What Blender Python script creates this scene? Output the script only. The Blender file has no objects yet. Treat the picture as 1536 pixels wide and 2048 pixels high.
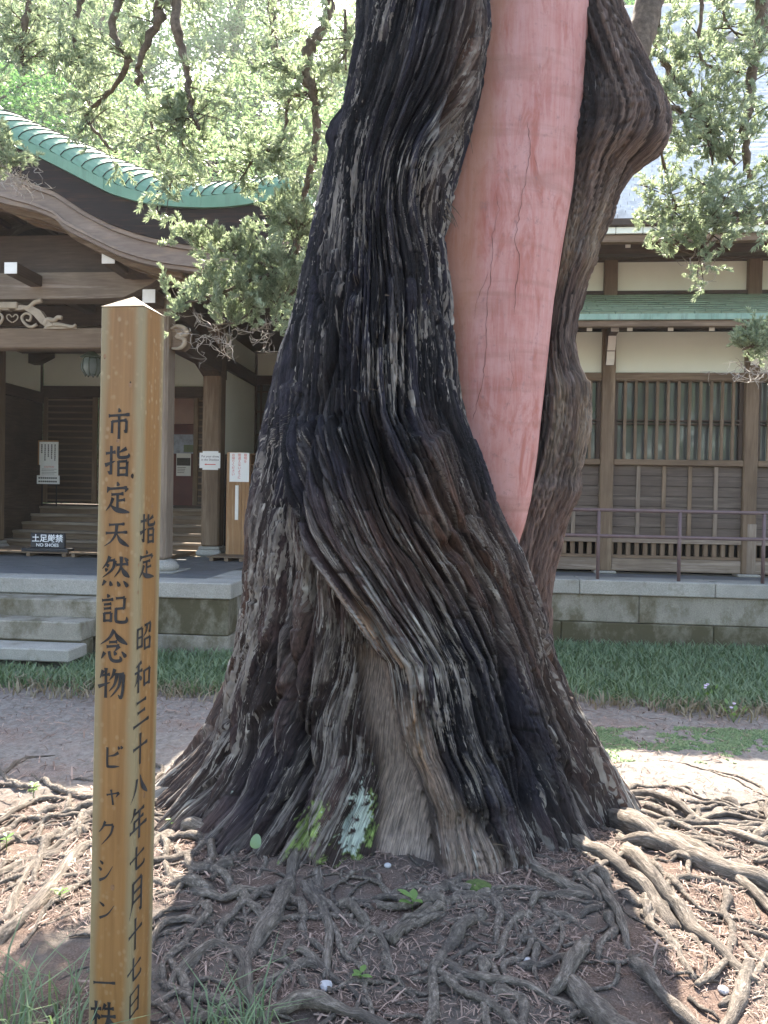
import bpy, bmesh, math, random
import numpy as np
from mathutils import Vector, Matrix

# ------------------------------------------------------------------ camera, sky, sun, exposure
SC = bpy.context.scene
COL = SC.collection
CAMZ = 1.65
FPX = 1540.0                      # focal length in pixels of the 1536 x 2048 photograph
PITCH, ROLL = -0.0156, 0.0185
_f = Vector((0, math.cos(PITCH), math.sin(PITCH)))
_r0 = Vector((1, 0, 0)); _u0 = _r0.cross(_f)
_r = _r0 * math.cos(ROLL) + _u0 * math.sin(ROLL)
_u = _u0 * math.cos(ROLL) - _r0 * math.sin(ROLL)
cam_d = bpy.data.cameras.new('camera'); cam = bpy.data.objects.new('camera', cam_d); COL.objects.link(cam)
cam.matrix_world = Matrix(((_r.x, _u.x, -_f.x, 0), (_r.y, _u.y, -_f.y, 0), (_r.z, _u.z, -_f.z, CAMZ), (0, 0, 0, 1)))
cam_d.sensor_fit = 'VERTICAL'; cam_d.sensor_height = 36.0; cam_d.lens = FPX / 2048 * 36.0
cam_d.clip_start = 0.05; cam_d.clip_end = 1000
SC.camera = cam

SUN_EL, SUN_AZ = math.radians(52), math.radians(4)      # the sun stands behind the hall; azimuth clockwise from +Y
wd = bpy.data.worlds.new('World'); SC.world = wd; wd.use_nodes = True
nt = wd.node_tree; bg = nt.nodes['Background']
sky = nt.nodes.new('ShaderNodeTexSky'); sky.sky_type = 'NISHITA'; sky.sun_disc = False
sky.sun_elevation = SUN_EL; sky.sun_rotation = SUN_AZ
sky.air_density = 1.0; sky.dust_density = 2.0; sky.ozone_density = 1.0
nt.links.new(sky.outputs[0], bg.inputs[0]); bg.inputs[1].default_value = 0.15
sun_d = bpy.data.lights.new('sun', 'SUN'); sun = bpy.data.objects.new('sun', sun_d); COL.objects.link(sun)
sun_d.energy = 5.0; sun_d.angle = math.radians(0.53); sun_d.color = (1.0, 0.95, 0.88)
sdir = Vector((math.sin(SUN_AZ) * math.cos(SUN_EL), math.cos(SUN_AZ) * math.cos(SUN_EL), math.sin(SUN_EL)))
sun.rotation_euler = (-sdir).to_track_quat('-Z', 'Y').to_euler()
SC.view_settings.view_transform = 'Standard'; SC.view_settings.look = 'None'
SC.view_settings.gamma = 1.0; SC.view_settings.use_curve_mapping = False
SC.view_settings.exposure = 2.5
SC.view_settings.use_white_balance = True; SC.view_settings.white_balance_temperature = 7050; SC.view_settings.white_balance_tint = 10
SC.render.engine = 'CYCLES'
SC.cycles.use_denoising = True
SC.cycles.max_bounces = 7; SC.cycles.diffuse_bounces = 4; SC.cycles.glossy_bounces = 3
SC.cycles.transmission_bounces = 5; SC.cycles.transparent_max_bounces = 8
SC.cycles.sample_clamp_indirect = 8.0

RNG = np.random.default_rng(7)
random.seed(7)

# ------------------------------------------------------------------ pixel rays (for measuring the place)
def ray(px, py):
    return _f + _r * ((px - 768) / FPX) + _u * ((1024 - py) / FPX)
def P(px, py, y):                                       # the point at depth y
    d = ray(px, py); k = y / d.y
    return Vector((d.x * k, y, CAMZ + d.z * k))
def PG(px, py, z=0.0):                                  # the point at height z
    d = ray(px, py); k = (z - CAMZ) / d.z
    return Vector((d.x * k, d.y * k, z))
TH = math.radians(5.5); CT, ST = math.cos(TH), math.sin(TH)
def B(px, py, w):                                       # point on the temple's plane w: (u, w, z) in temple axes
    d = ray(px, py); dw = d.x * ST + d.y * CT; k = w / dw
    return Vector(((d.x * CT - d.y * ST) * k, w, CAMZ + d.z * k))
def W(u, w, z):                                         # temple axes -> world
    return Vector((u * CT + w * ST, -u * ST + w * CT, z))

# ------------------------------------------------------------------ objects
def _link(name, data, parent=None):
    o = bpy.data.objects.new(name, data); COL.objects.link(o)
    if parent is not None: o.parent = parent
    return o
def tag(o, label=None, cat=None, group=None, kind=None):
    if label: o['label'] = label
    if cat: o['category'] = cat
    if group: o['group'] = group
    if kind: o['kind'] = kind
    return o
def thing(name, label, cat, loc=(0, 0, 0), rz=0.0, group=None):
    o = _link(name, None); o.location = loc; o.rotation_euler = (0, 0, rz)
    o.empty_display_size = 0.1
    return tag(o, label, cat, group)
def temple(name, label, cat, group=None):
    return thing(name, label, cat, (0, 0, 0), -TH, group)
def obj_py(name, verts, faces, mat, parent=None, smooth=False, loc=(0, 0, 0)):
    m = bpy.data.meshes.new(name); m.from_pydata([tuple(v) for v in verts], [], faces); m.validate(); m.update()
    if mat: m.materials.append(mat)
    if smooth: m.polygons.foreach_set('use_smooth', [True] * len(m.polygons))
    o = _link(name, m, parent); o.location = loc
    return o
def obj_np(name, verts, faces, mat, parent=None, smooth=False, uv=None, col=None):
    """numpy verts (N,3), faces (M,3|4); uv and col are per vertex"""
    verts = np.asarray(verts, np.float32); faces = np.asarray(faces, np.int32)
    k = faces.shape[1]; m = bpy.data.meshes.new(name)
    m.vertices.add(len(verts)); m.vertices.foreach_set('co', verts.ravel())
    m.loops.add(faces.size); m.loops.foreach_set('vertex_index', faces.ravel())
    m.polygons.add(len(faces)); m.polygons.foreach_set('loop_start', np.arange(0, faces.size, k, dtype=np.int32))
    m.polygons.foreach_set('loop_total', np.full(len(faces), k, np.int32))
    if smooth: m.polygons.foreach_set('use_smooth', np.ones(len(faces), bool))
    if uv is not None:
        l = m.uv_layers.new(name='UVMap'); l.data.foreach_set('uv', np.asarray(uv, np.float32)[faces.ravel()].ravel())
    if col is not None:
        a = m.color_attributes.new('Col', 'FLOAT_COLOR', 'POINT')
        c = np.ones((len(verts), 4), np.float32); c[:, :col.shape[1]] = col; a.data.foreach_set('color', c.ravel())
    m.update(calc_edges=True); m.validate()
    if mat: m.materials.append(mat)
    return _link(name, m, parent)

class MB:
    """collects shapes and links them as ONE mesh"""
    def __init__(self): self.v = []; self.f = []
    def add(self, vs, fs):
        n = len(self.v); self.v += [tuple(p) for p in vs]; self.f += [tuple(i + n for i in q) for q in fs]; return self
    def box(self, x0, x1, y0, y1, z0, z1, c=0.0):
        if c <= 0 or min(x1 - x0, y1 - y0, z1 - z0) < 2.2 * c:
            vs = [(x, y, z) for z in (z0, z1) for y in (y0, y1) for x in (x0, x1)]
            return self.add(vs, [(0, 2, 3, 1), (4, 5, 7, 6), (0, 1, 5, 4), (2, 6, 7, 3), (0, 4, 6, 2), (1, 3, 7, 5)])
        vs = []; idx = {}
        for ix, (x, sx) in enumerate(((x0, 1), (x1, -1))):
            for iy, (y, sy) in enumerate(((y0, 1), (y1, -1))):
                for iz, (z, sz) in enumerate(((z0, 1), (z1, -1))):
                    idx[ix, iy, iz, 0] = len(vs); vs.append((x, y + sy * c, z + sz * c))
                    idx[ix, iy, iz, 1] = len(vs); vs.append((x + sx * c, y, z + sz * c))
                    idx[ix, iy, iz, 2] = len(vs); vs.append((x + sx * c, y + sy * c, z))
        I = lambda a, b, d, k: idx[a, b, d, k]
        fs = []
        for s in (0, 1):
            q = [I(s, 0, 0, 0), I(s, 1, 0, 0), I(s, 1, 1, 0), I(s, 0, 1, 0)]; fs.append(q if s else q[::-1])
            q = [I(0, s, 0, 1), I(1, s, 0, 1), I(1, s, 1, 1), I(0, s, 1, 1)]; fs.append(q[::-1] if s else q)
            q = [I(0, 0, s, 2), I(1, 0, s, 2), I(1, 1, s, 2), I(0, 1, s, 2)]; fs.append(q if s else q[::-1])
        for a in (0, 1):
            for b in (0, 1):
                fs.append((I(0, a, b, 1), I(1, a, b, 1), I(1, a, b, 2), I(0, a, b, 2)) if (a == b) else (I(0, a, b, 2), I(1, a, b, 2), I(1, a, b, 1), I(0, a, b, 1)))
                fs.append((I(a, 0, b, 0), I(a, 0, b, 2), I(a, 1, b, 2), I(a, 1, b, 0)))
                fs.append((I(a, b, 0, 0), I(a, b, 1, 0), I(a, b, 1, 1), I(a, b, 0, 1)))
                for d in (0, 1): fs.append((I(a, b, d, 0), I(a, b, d, 1), I(a, b, d, 2)))
        return self.add(vs, fs)
    def prism(self, poly, d0, d1, axis='w'):
        """polygon of (a, z) pairs pushed from d0 to d1 along w (or along u for axis 'u')"""
        n = len(poly)
        mk = (lambda a, z, d: (a, d, z)) if axis == 'w' else (lambda a, z, d: (d, a, z))
        vs = [mk(a, z, d0) for a, z in poly] + [mk(a, z, d1) for a, z in poly]
        return self.add(vs, [tuple(range(n))[::-1], tuple(range(n, 2 * n))] + [(i, (i + 1) % n, n + (i + 1) % n, n + i) for i in range(n)])
    def tube(self, pts, rad, seg=8, cap=True):
        pts = [Vector(p) for p in pts]; n = len(pts); rad = rad if hasattr(rad, '__len__') else [rad] * n
        vs = []; fs = []; ref = None
        for i, p in enumerate(pts):
            t = (pts[min(i + 1, n - 1)] - pts[max(i - 1, 0)]).normalized()
            if ref is None: ref = t.orthogonal().normalized()
            a = (ref - t * ref.dot(t)).normalized(); ref = a; b = t.cross(a)
            for k in range(seg):
                g = 2 * math.pi * k / seg; vs.append(p + (a * math.cos(g) + b * math.sin(g)) * rad[i])
        for i in range(n - 1):
            for k in range(seg):
                k2 = (k + 1) % seg; fs.append((i * seg + k, i * seg + k2, (i + 1) * seg + k2, (i + 1) * seg + k))
        if cap: fs += [tuple(range(seg))[::-1], tuple(range((n - 1) * seg, n * seg))]
        return self.add(vs, fs)
    def lathe(self, prof, seg=20, c=(0, 0)):
        vs = []; n = len(prof)
        for r, z in prof:
            for k in range(seg): g = 2 * math.pi * k / seg; vs.append((c[0] + r * math.cos(g), c[1] + r * math.sin(g), z))
        fs = [(i * seg + k, i * seg + (k + 1) % seg, (i + 1) * seg + (k + 1) % seg, (i + 1) * seg + k) for i in range(n - 1) for k in range(seg)]
        return self.add(vs, fs + [tuple(range(seg))[::-1], tuple(range((n - 1) * seg, n * seg))])
    def build(self, name, mat, parent=None, smooth=False, center=True):
        vs = self.v
        loc = Vector((0, 0, 0))
        if center and vs:
            a = np.array(vs); loc = Vector(((a.min(0) + a.max(0)) / 2).tolist()); vs = (a - np.array(loc)).tolist()
        return obj_py(name, vs, self.f, mat, parent, smooth, loc)
def bx(name, parent, mat, u0, u1, w0, w1, z0, z1, c=0.006):
    return MB().box(min(u0, u1), max(u0, u1), min(w0, w1), max(w0, w1), min(z0, z1), max(z0, z1), c).build(name, mat, parent)

# ------------------------------------------------------------------ noise on arrays
def _hash(ix, iy, seed):
    h = (ix.astype(np.int64) * 374761393 + iy.astype(np.int64) * 668265263 + seed * 2147483647 + 1013904223) & 0xFFFFFFFF
    h = ((h ^ (h >> 13)) * 1274126177) & 0xFFFFFFFF
    h = ((h ^ (h >> 16)) * 2246822519) & 0xFFFFFFFF
    return ((h ^ (h >> 15)) & 0xFFFFFF) / float(0xFFFFFF)
def noise(x, y, seed=0):
    x = np.asarray(x, float); y = np.asarray(y, float); x, y = np.broadcast_arrays(x, y)
    ix = np.floor(x); iy = np.floor(y); fx = x - ix; fy = y - iy
    fx = fx * fx * (3 - 2 * fx); fy = fy * fy * (3 - 2 * fy)
    a = _hash(ix, iy, seed); b = _hash(ix + 1, iy, seed); c = _hash(ix, iy + 1, seed); d = _hash(ix + 1, iy + 1, seed)
    return (a + (b - a) * fx) * (1 - fy) + (c + (d - c) * fx) * fy
def fbm(x, y, seed=0, o=4):
    s = 0; a = 0.5; t = 0
    for k in range(o):
        s = s + a * noise(x * 2 ** k, y * 2 ** k, seed + k * 17); t += a; a *= 0.5
    return s / t
def sstep(a, b, x):
    t = np.clip((x - a) / (b - a), 0, 1); return t * t * (3 - 2 * t)
def smooth_path(pts, n):
    """Catmull-Rom through pts, n points per span"""
    p = [Vector(q) for q in pts]; p = [p[0] * 2 - p[1]] + p + [p[-1] * 2 - p[-2]]; out = []
    for i in range(1, len(p) - 2):
        for k in range(n):
            t = k / n; a, b, c, d = p[i - 1], p[i], p[i + 1], p[i + 2]
            out.append(0.5 * ((2 * b) + (c - a) * t + (2 * a - 5 * b + 4 * c - d) * t * t + (3 * b - a - 3 * c + d) * t ** 3))
    out.append(p[-2]); return out

# ------------------------------------------------------------------ materials
class Mat:
    def __init__(self, name):
        self.m = bpy.data.materials.new(name); self.m.use_nodes = True
        self.t = self.m.node_tree; self.n = self.t.nodes; self.l = self.t.links
        self.b = self.n['Principled BSDF']; self.out = self.n['Material Output']
    def node(self, ty, **kw):
        x = self.n.new(ty)
        for k, v in kw.items():
            if k in x.inputs: x.inputs[k].default_value = v
            else: setattr(x, k, v)
        return x
    def coord(self, which='Object', scale=(1, 1, 1), rnd=True):
        tc = self.node('ShaderNodeTexCoord'); mp = self.node('ShaderNodeMapping'); mp.inputs['Scale'].default_value = scale
        self.l.new(tc.outputs[which], mp.inputs[0])
        if rnd:
            oi = self.node('ShaderNodeObjectInfo'); mu = self.node('ShaderNodeMath', operation='MULTIPLY'); mu.inputs[1].default_value = 37.0
            self.l.new(oi.outputs['Random'], mu.inputs[0])
            cb = self.node('ShaderNodeCombineXYZ')
            for i in range(3): self.l.new(mu.outputs[0], cb.inputs[i])
            self.l.new(cb.outputs[0], mp.inputs['Location'])
        return mp.outputs[0]
    def noise(self, vec, scale=5, detail=4, rough=0.6, dist=0.0):
        x = self.node('ShaderNodeTexNoise'); x.inputs['Scale'].default_value = scale; x.inputs['Detail'].default_value = detail
        x.inputs['Roughness'].default_value = rough; x.inputs['Distortion'].default_value = dist
        self.l.new(vec, x.inputs['Vector']); return x.outputs['Fac']
    def ramp(self, fac, stops, interp='LINEAR'):
        x = self.node('ShaderNodeValToRGB'); r = x.color_ramp; r.interpolation = interp
        while len(r.elements) < len(stops): r.elements.new(0.5)
        for e, (p, c) in zip(r.elements, stops):
            e.position = p; e.color = (*c, 1) if hasattr(c, '__len__') else (c, c, c, 1)
        self.l.new(fac, x.inputs[0]); return x.outputs[0]
    def mix(self, fac, a, b, mode='MIX'):
        x = self.node('ShaderNodeMix', data_type='RGBA', blend_type=mode)
        for s, v in ((x.inputs[0], fac), (x.inputs[6], a), (x.inputs[7], b)):
            if hasattr(v, 'node'): self.l.new(v, s)
            elif hasattr(v, '__len__'): s.default_value = (*v, 1)
            else: s.default_value = v
        return x.outputs[2]
    def color(self, c):
        if hasattr(c, 'node'): self.l.new(c, self.b.inputs['Base Color'])
        else: self.b.inputs['Base Color'].default_value = (*c, 1)
        return self
    def rough(self, r):
        if hasattr(r, 'node'): self.l.new(r, self.b.inputs['Roughness'])
        else: self.b.inputs['Roughness'].default_value = r
        return self
    def bump(self, h, strength=0.3, dist=0.01):
        x = self.node('ShaderNodeBump'); x.inputs['Strength'].default_value = strength; x.inputs['Distance'].default_value = dist
        self.l.new(h, x.inputs['Height']); self.l.new(x.outputs[0], self.b.inputs['Normal']); return self
    def spec(self, s): self.b.inputs['Specular IOR Level'].default_value = s; return self

def wood(name, c0, c1, grain=(1, 14, 14), scale=3.0, rough=0.7, wear=None, spec=0.3):
    m = Mat(name); v = m.coord('Object', grain)
    n1 = m.noise(v, scale, 6, 0.65, 0.4); n2 = m.noise(m.coord('Object', (1, 1, 1)), 1.3, 3, 0.6)
    c = m.ramp(n1, [(0.3, c0), (0.7, c1)])
    c = m.mix(m.ramp(n2, [(0.35, 0.0), (0.7, 0.55)]), c, tuple(x * 0.6 for x in c0))
    if wear:
        n3 = m.noise(m.coord('Object', tuple(g * 0.35 for g in grain)), 2.2, 5, 0.7)
        c = m.mix(m.ramp(n3, [(0.52, 0.0), (0.72, 0.8)]), c, wear)
    m.color(c).rough(rough).spec(spec).bump(n1, 0.35, 0.006); return m.m
def plain(name, c, rough=0.6, var=0.15, scale=6, spec=0.4, bump=0.1, metal=0.0):
    m = Mat(name); n = m.noise(m.coord('Object'), scale, 5, 0.6)
    m.color(m.mix(m.ramp(n, [(0.3, 0.0), (0.7, 1.0)]), tuple(x * (1 - var) for x in c), tuple(min(1, x * (1 + var)) for x in c)))
    m.rough(rough).spec(spec)
    if bump: m.bump(n, bump, 0.004)
    m.b.inputs['Metallic'].default_value = metal
    return m.m
def leafmat(name, c0, c1, trans=0.45, rough=0.5, tint=(1.25, 1.35, 0.6)):
    m = Mat(name); g = m.node('ShaderNodeNewGeometry')
    c = m.mix(g.outputs['Random Per Island'], c0, c1)
    m.color(c).rough(rough).spec(0.35)
    tr = m.node('ShaderNodeBsdfTranslucent'); m.l.new(m.mix(1.0, c, tint, 'MULTIPLY'), tr.inputs[0])
    mx = m.node('ShaderNodeMixShader'); mx.inputs[0].default_value = trans
    m.l.new(m.b.outputs[0], mx.inputs[1]); m.l.new(tr.outputs[0], mx.inputs[2]); m.l.new(mx.outputs[0], m.out.inputs[0])
    return m.m

GX, GY, GZ = (1, 14, 14), (14, 1, 14), (14, 14, 1)
M = {}
for ax, g in (('u', GX), ('w', GY), ('z', GZ)):
    M['wood_' + ax] = wood('weathered_timber_' + ax, (0.125, 0.083, 0.052), (0.21, 0.148, 0.096), g, 3.0, 0.75, (0.30, 0.225, 0.155))
    M['dark_' + ax] = wood('dark_timber_' + ax, (0.055, 0.037, 0.027), (0.105, 0.073, 0.053), g, 3.0, 0.65)
    M['grey_' + ax] = wood('greyed_timber_' + ax, (0.17, 0.13, 0.098), (0.28, 0.22, 0.165), g, 3.0, 0.85, (0.40, 0.34, 0.28))
M['barge'] = wood('bargeboard_timber', (0.18, 0.135, 0.108), (0.28, 0.222, 0.18), (2, 10, 14), 3, 0.75, (0.33, 0.245, 0.17))
M['eave_black'] = wood('layered_eave_edge', (0.012, 0.009, 0.009), (0.03, 0.02, 0.016), (3, 20, 40), 3, 0.8, (0.07, 0.035, 0.02))
M['carve'] = plain('pale_carved_wood', (0.33, 0.27, 0.195), 0.75, 0.2, 9)
M['white_paint'] = plain('white_painted_wood', (0.74, 0.72, 0.66), 0.6, 0.06, 8)
def _plaster():
    m = Mat('cream_plaster'); n = m.noise(m.coord('Object'), 1.2, 4, 0.6); n2 = m.noise(m.coord('Object'), 60, 3, 0.5)
    m.color(m.ramp(n, [(0.3, (0.72, 0.755, 0.64)), (0.7, (0.80, 0.83, 0.72))])).rough(0.9).spec(0.1).bump(n2, 0.08, 0.002); return m.m
M['plaster'] = _plaster()
M['dado'] = wood('dado_timber', (0.085, 0.064, 0.05), (0.135, 0.105, 0.085), GX, 3, 0.8, (0.19, 0.155, 0.125))
def _copper(name, base, pale, dark):
    m = Mat(name); v = m.coord('Object', (1, 1, 1)); n = m.noise(v, 2.5, 5, 0.65); n2 = m.noise(m.coord('Object', (9, 9, 1.2)), 2, 4, 0.7)
    c = m.ramp(n, [(0.3, base), (0.68, pale)]); c = m.mix(m.ramp(n2, [(0.5, 0.0), (0.75, 0.55)]), c, dark)
    m.color(c).rough(0.55).spec(0.35).bump(n, 0.1, 0.004); return m.m
M['copper'] = _copper('green_copper_patina', (0.10, 0.225, 0.145), (0.155, 0.29, 0.20), (0.08, 0.14, 0.10))
M['copper_old'] = _copper('aged_copper_shingle', (0.11, 0.145, 0.08), (0.175, 0.23, 0.14), (0.11, 0.09, 0.045))
M['copper_edge'] = _copper('streaked_copper_fascia', (0.15, 0.27, 0.20), (0.29, 0.41, 0.33), (0.05, 0.05, 0.04))
M['tile'] = plain('grey_roof_tile', (0.50, 0.51, 0.52), 0.26, 0.25, 12, 0.6)
def _granite(name, c0, c1, stain=None, amount=0.0):
    m = Mat(name); v = m.coord('Object'); n = m.noise(v, 90, 3, 0.8); n2 = m.noise(v, 2.5, 5, 0.65)
    c = m.ramp(n, [(0.32, c0), (0.68, c1)])
    c = m.mix(m.ramp(n2, [(0.4, 0.0), (0.7, 0.45)]), c, tuple(x * 0.62 for x in c0))
    if stain:
        n3 = m.noise(m.coord('Object', (1, 1, 0.7)), 3.5, 6, 0.7); c = m.mix(m.ramp(n3, [(0.5 - amount, 0.0), (0.66 - amount * 0.6, 0.88)]), c, stain)
    m.color(c).rough(0.85).spec(0.25).bump(n, 0.25, 0.003); return m.m
M['granite'] = _granite('pale_granite', (0.24, 0.23, 0.20), (0.40, 0.385, 0.345), (0.16, 0.145, 0.11), -0.06)
M['granite_mid'] = _granite('weathered_granite', (0.20, 0.185, 0.15), (0.33, 0.305, 0.255), (0.10, 0.085, 0.05), 0.06)
M['granite_moss'] = _granite('mossy_granite', (0.19, 0.175, 0.13), (0.29, 0.265, 0.21), (0.055, 0.046, 0.02), 0.22)
M['slate'] = plain('blue_grey_paving', (0.115, 0.12, 0.125), 0.5, 0.2, 5, 0.4)
M['rail'] = plain('brown_painted_pipe', (0.13, 0.085, 0.085), 0.5, 0.15, 10)
def _glass():
    m = Mat('dim_window_glass'); n = m.noise(m.coord('Object', (1, 1, 1)), 2.2, 2, 0.5)
    m.color(m.ramp(n, [(0.3, (0.07, 0.075, 0.07)), (0.7, (0.11, 0.115, 0.105))])).rough(0.04).spec(0.9).bump(n, 0.04, 0.01); return m.m
M['glass'] = _glass()
M['black'] = plain('black_paint', (0.02, 0.02, 0.024), 0.45, 0.1)
M['paper'] = plain('white_paper', (0.78, 0.78, 0.75), 0.7, 0.04, 3, 0.2)
M['ink'] = plain('grey_black_ink', (0.03, 0.029, 0.029), 0.7, 0.5, 26, 0.2, 0)
M['white_ink'] = plain('white_lettering', (0.8, 0.8, 0.8), 0.6, 0.02)
M['red_ink'] = plain('red_lettering', (0.6, 0.10, 0.07), 0.6, 0.1)
M['dark_red'] = plain('dark_red_lacquer', (0.10, 0.02, 0.015), 0.5, 0.2)
M['blue_print'] = plain('blue_printed_panel', (0.07, 0.13, 0.30), 0.6, 0.2)
M['pale_print'] = plain('pale_blue_photo', (0.33, 0.38, 0.45), 0.6, 0.35, 12)
M['dark_print'] = plain('dark_photo_print', (0.06, 0.055, 0.05), 0.6, 0.6, 30)
M['bronze'] = plain('green_bronze', (0.10, 0.13, 0.10), 0.55, 0.25, 14, 0.5)
M['frosted'] = plain('frosted_lamp_glass', (0.22, 0.27, 0.25), 0.35, 0.15)
M['dark_soil'] = plain('dark_void', (0.012, 0.011, 0.01), 0.95, 0.2)  # near-black stand-in for the unlit interior: darkness put into the colour
M['orange_wood'] = wood('orange_stained_board', (0.28, 0.145, 0.062), (0.38, 0.22, 0.105), GZ, 3, 0.6, (0.46, 0.32, 0.19))
M['pink_wall'] = plain('pinkish_inner_wall', (0.46, 0.33, 0.28), 0.85, 0.06)
# ------------------------------------------------------------------ the ground
TREE = Vector((P(830, 1500, 4.15).x, 4.15))
def gz(x, y):
    """height of the ground"""
    x = np.asarray(x, float); y = np.asarray(y, float)
    r = np.hypot(x - TREE.x, y - TREE.y)
    h = 0.10 * np.exp(-(r / 1.9) ** 2) - 0.03 + 0.05 * (fbm(x * 0.9, y * 0.9, 3, 3) - 0.5)
    near = np.clip(1 - np.hypot(x, y - 4) / 8, 0, 1)
    return h + near * (0.06 * (fbm(x * 4, y * 4, 5, 3) - 0.5) + 0.035 * (fbm(x * 13, y * 13, 9, 3) - 0.5))
def g1(x, y): return float(gz(x, y))
def make_ground():
    def axis(lo, hi, flo, fhi, fine, coarse):
        a = list(np.arange(flo, fhi, fine)); x = flo; s = fine
        while x > lo: s = min(s * 1.35, coarse); x -= s; a.insert(0, x)
        x = a[-1]; s = fine
        while x < hi: s = min(s * 1.35, coarse); x += s; a.append(x)
        return np.array(a)
    X = axis(-95, 95, -3.4, 3.6, 0.026, 12); Y = axis(-50, 105, 1.6, 6.4, 0.026, 12)
    gx, gy = np.meshgrid(X, Y); z = gz(gx, gy)
    v = np.stack([gx, gy, z], -1).reshape(-1, 3); nx, ny = len(X), len(Y)
    i = np.arange((ny - 1) * nx).reshape(ny - 1, nx)[:, :-1].ravel()
    f = np.stack([i, i + 1, i + nx + 1, i + nx], 1)
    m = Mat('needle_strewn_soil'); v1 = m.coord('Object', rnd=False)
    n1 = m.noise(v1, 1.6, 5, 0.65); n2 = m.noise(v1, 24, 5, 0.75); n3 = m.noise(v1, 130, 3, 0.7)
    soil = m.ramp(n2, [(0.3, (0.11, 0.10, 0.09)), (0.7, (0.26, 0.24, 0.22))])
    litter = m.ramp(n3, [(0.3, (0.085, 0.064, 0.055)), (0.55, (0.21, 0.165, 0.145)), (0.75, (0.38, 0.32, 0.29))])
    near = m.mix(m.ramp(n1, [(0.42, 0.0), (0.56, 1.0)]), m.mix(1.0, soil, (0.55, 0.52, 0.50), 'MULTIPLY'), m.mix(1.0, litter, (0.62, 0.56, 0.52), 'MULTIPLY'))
    far = m.mix(m.ramp(n1, [(0.50, 0.0), (0.64, 0.8)]), soil, litter)                  # paler soil mix, taking over farther back
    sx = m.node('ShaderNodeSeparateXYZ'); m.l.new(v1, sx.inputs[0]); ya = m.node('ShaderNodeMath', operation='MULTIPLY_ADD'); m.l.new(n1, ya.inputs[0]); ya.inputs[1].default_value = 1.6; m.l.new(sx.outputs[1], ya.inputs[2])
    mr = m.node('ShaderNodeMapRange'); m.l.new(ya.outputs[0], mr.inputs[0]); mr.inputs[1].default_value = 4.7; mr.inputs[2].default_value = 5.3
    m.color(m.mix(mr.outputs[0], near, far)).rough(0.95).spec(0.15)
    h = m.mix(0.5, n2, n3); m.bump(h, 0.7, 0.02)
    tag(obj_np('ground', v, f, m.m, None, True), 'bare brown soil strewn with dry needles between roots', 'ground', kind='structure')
make_ground()

def instance_np(tmpl, faces, pos, rot, scale):
    """copies of a template: pos (N,3), rot (N,3,3), scale (N,)"""
    n, k = len(pos), len(tmpl)
    v = np.einsum('nij,kj->nki', rot, tmpl) * scale[:, None, None] + pos[:, None, :]
    f = (faces[None] + (np.arange(n) * k)[:, None, None]).reshape(-1, faces.shape[1])
    return v.reshape(-1, 3), f
def basis(ax, spin=None):
    """rotation matrices (N,3,3) that turn +Z to the directions ax"""
    ax = ax / np.linalg.norm(ax, axis=1, keepdims=True); n = len(ax)
    ref = np.where(np.abs(ax[:, 2:3]) < 0.9, np.array([[0, 0, 1.0]]), np.array([[1.0, 0, 0]]))
    a = np.cross(ref, ax); a /= np.linalg.norm(a, axis=1, keepdims=True); b = np.cross(ax, a)
    g = RNG.uniform(0, 2 * np.pi, n) if spin is None else spin
    c, s = np.cos(g)[:, None], np.sin(g)[:, None]
    return np.stack([a * c + b * s, -a * s + b * c, ax], 2)

# grass blades: two-segment bent strips
def grass(name, label, pts, h0, h1, mat, lean=0.6, width=0.0075):
    n = len(pts); h = h0 + (h1 - h0) * RNG.beta(1.6, 2.2, n) * 1.25; g = RNG.uniform(0, 2 * np.pi, n); ln = RNG.uniform(0.15, lean, n) * h * 1.6
    d = np.stack([np.cos(g), np.sin(g)], 1); s = np.stack([-d[:, 1], d[:, 0]], 1) * (width * RNG.uniform(0.6, 1.2, n))[:, None]
    z = gz(pts[:, 0], pts[:, 1])
    def ring(t, wv, zz):
        c = pts + d * (ln * t ** 1.8)[:, None]
        return [np.concatenate([c - s * wv, (z + h * zz)[:, None]], 1), np.concatenate([c + s * wv, (z + h * zz)[:, None]], 1)]
    rows = ring(np.zeros(n), 1.0, -0.05) + ring(np.full(n, 0.5), 0.85, 0.62) + ring(np.full(n, 1.0), 0.12, 0.93)
    v = np.stack(rows, 1).reshape(-1, 3); b = (np.arange(n) * 6)[:, None]
    f = np.concatenate([b + np.array([[0, 1, 3, 2]]), b + np.array([[2, 3, 5, 4]])])
    return tag(obj_np(name, v, f, mat), label, 'grass', kind='stuff')
def lawn_points(n, xr, w0, w1):
    """random points in temple axes, thinning out along an uneven near edge"""
    u = RNG.uniform(xr[0], xr[1], n); w = RNG.uniform(w0, w1, n)
    edge = w0 + 0.25 + 0.55 * fbm(u * 0.8, u * 0 + 3.3, 21, 3) + 0.25 * (fbm(u * 4, w * 4, 22, 2) - 0.5)
    k = w > edge + RNG.uniform(-0.05, 0.25, n); u, w = u[k], w[k]
    # tufts: pull points together
    return np.stack([u * CT + w * ST, -u * ST + w * CT], 1)
M['grass'] = leafmat('bluish_grass_blade', (0.09, 0.145, 0.08), (0.20, 0.265, 0.15), 0.3, 0.5, (1.2, 1.3, 0.8))
M['dry_grass'] = leafmat('dry_grass_blade', (0.18, 0.15, 0.10), (0.30, 0.26, 0.18), 0.3, 0.6, (1.1, 1.0, 0.8))
pl = lawn_points(38000, (-7.5, -1.0), 5.75, 7.75); k = ~((pl[:, 0] * CT - pl[:, 1] * ST < -3.6) & (pl[:, 0] * ST + pl[:, 1] * CT > 6.75))
grass('lawn_grass', 'bluish green uncut grass in front of the stone steps and porch platform', pl[k], 0.045, 0.14, M['grass'])
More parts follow.
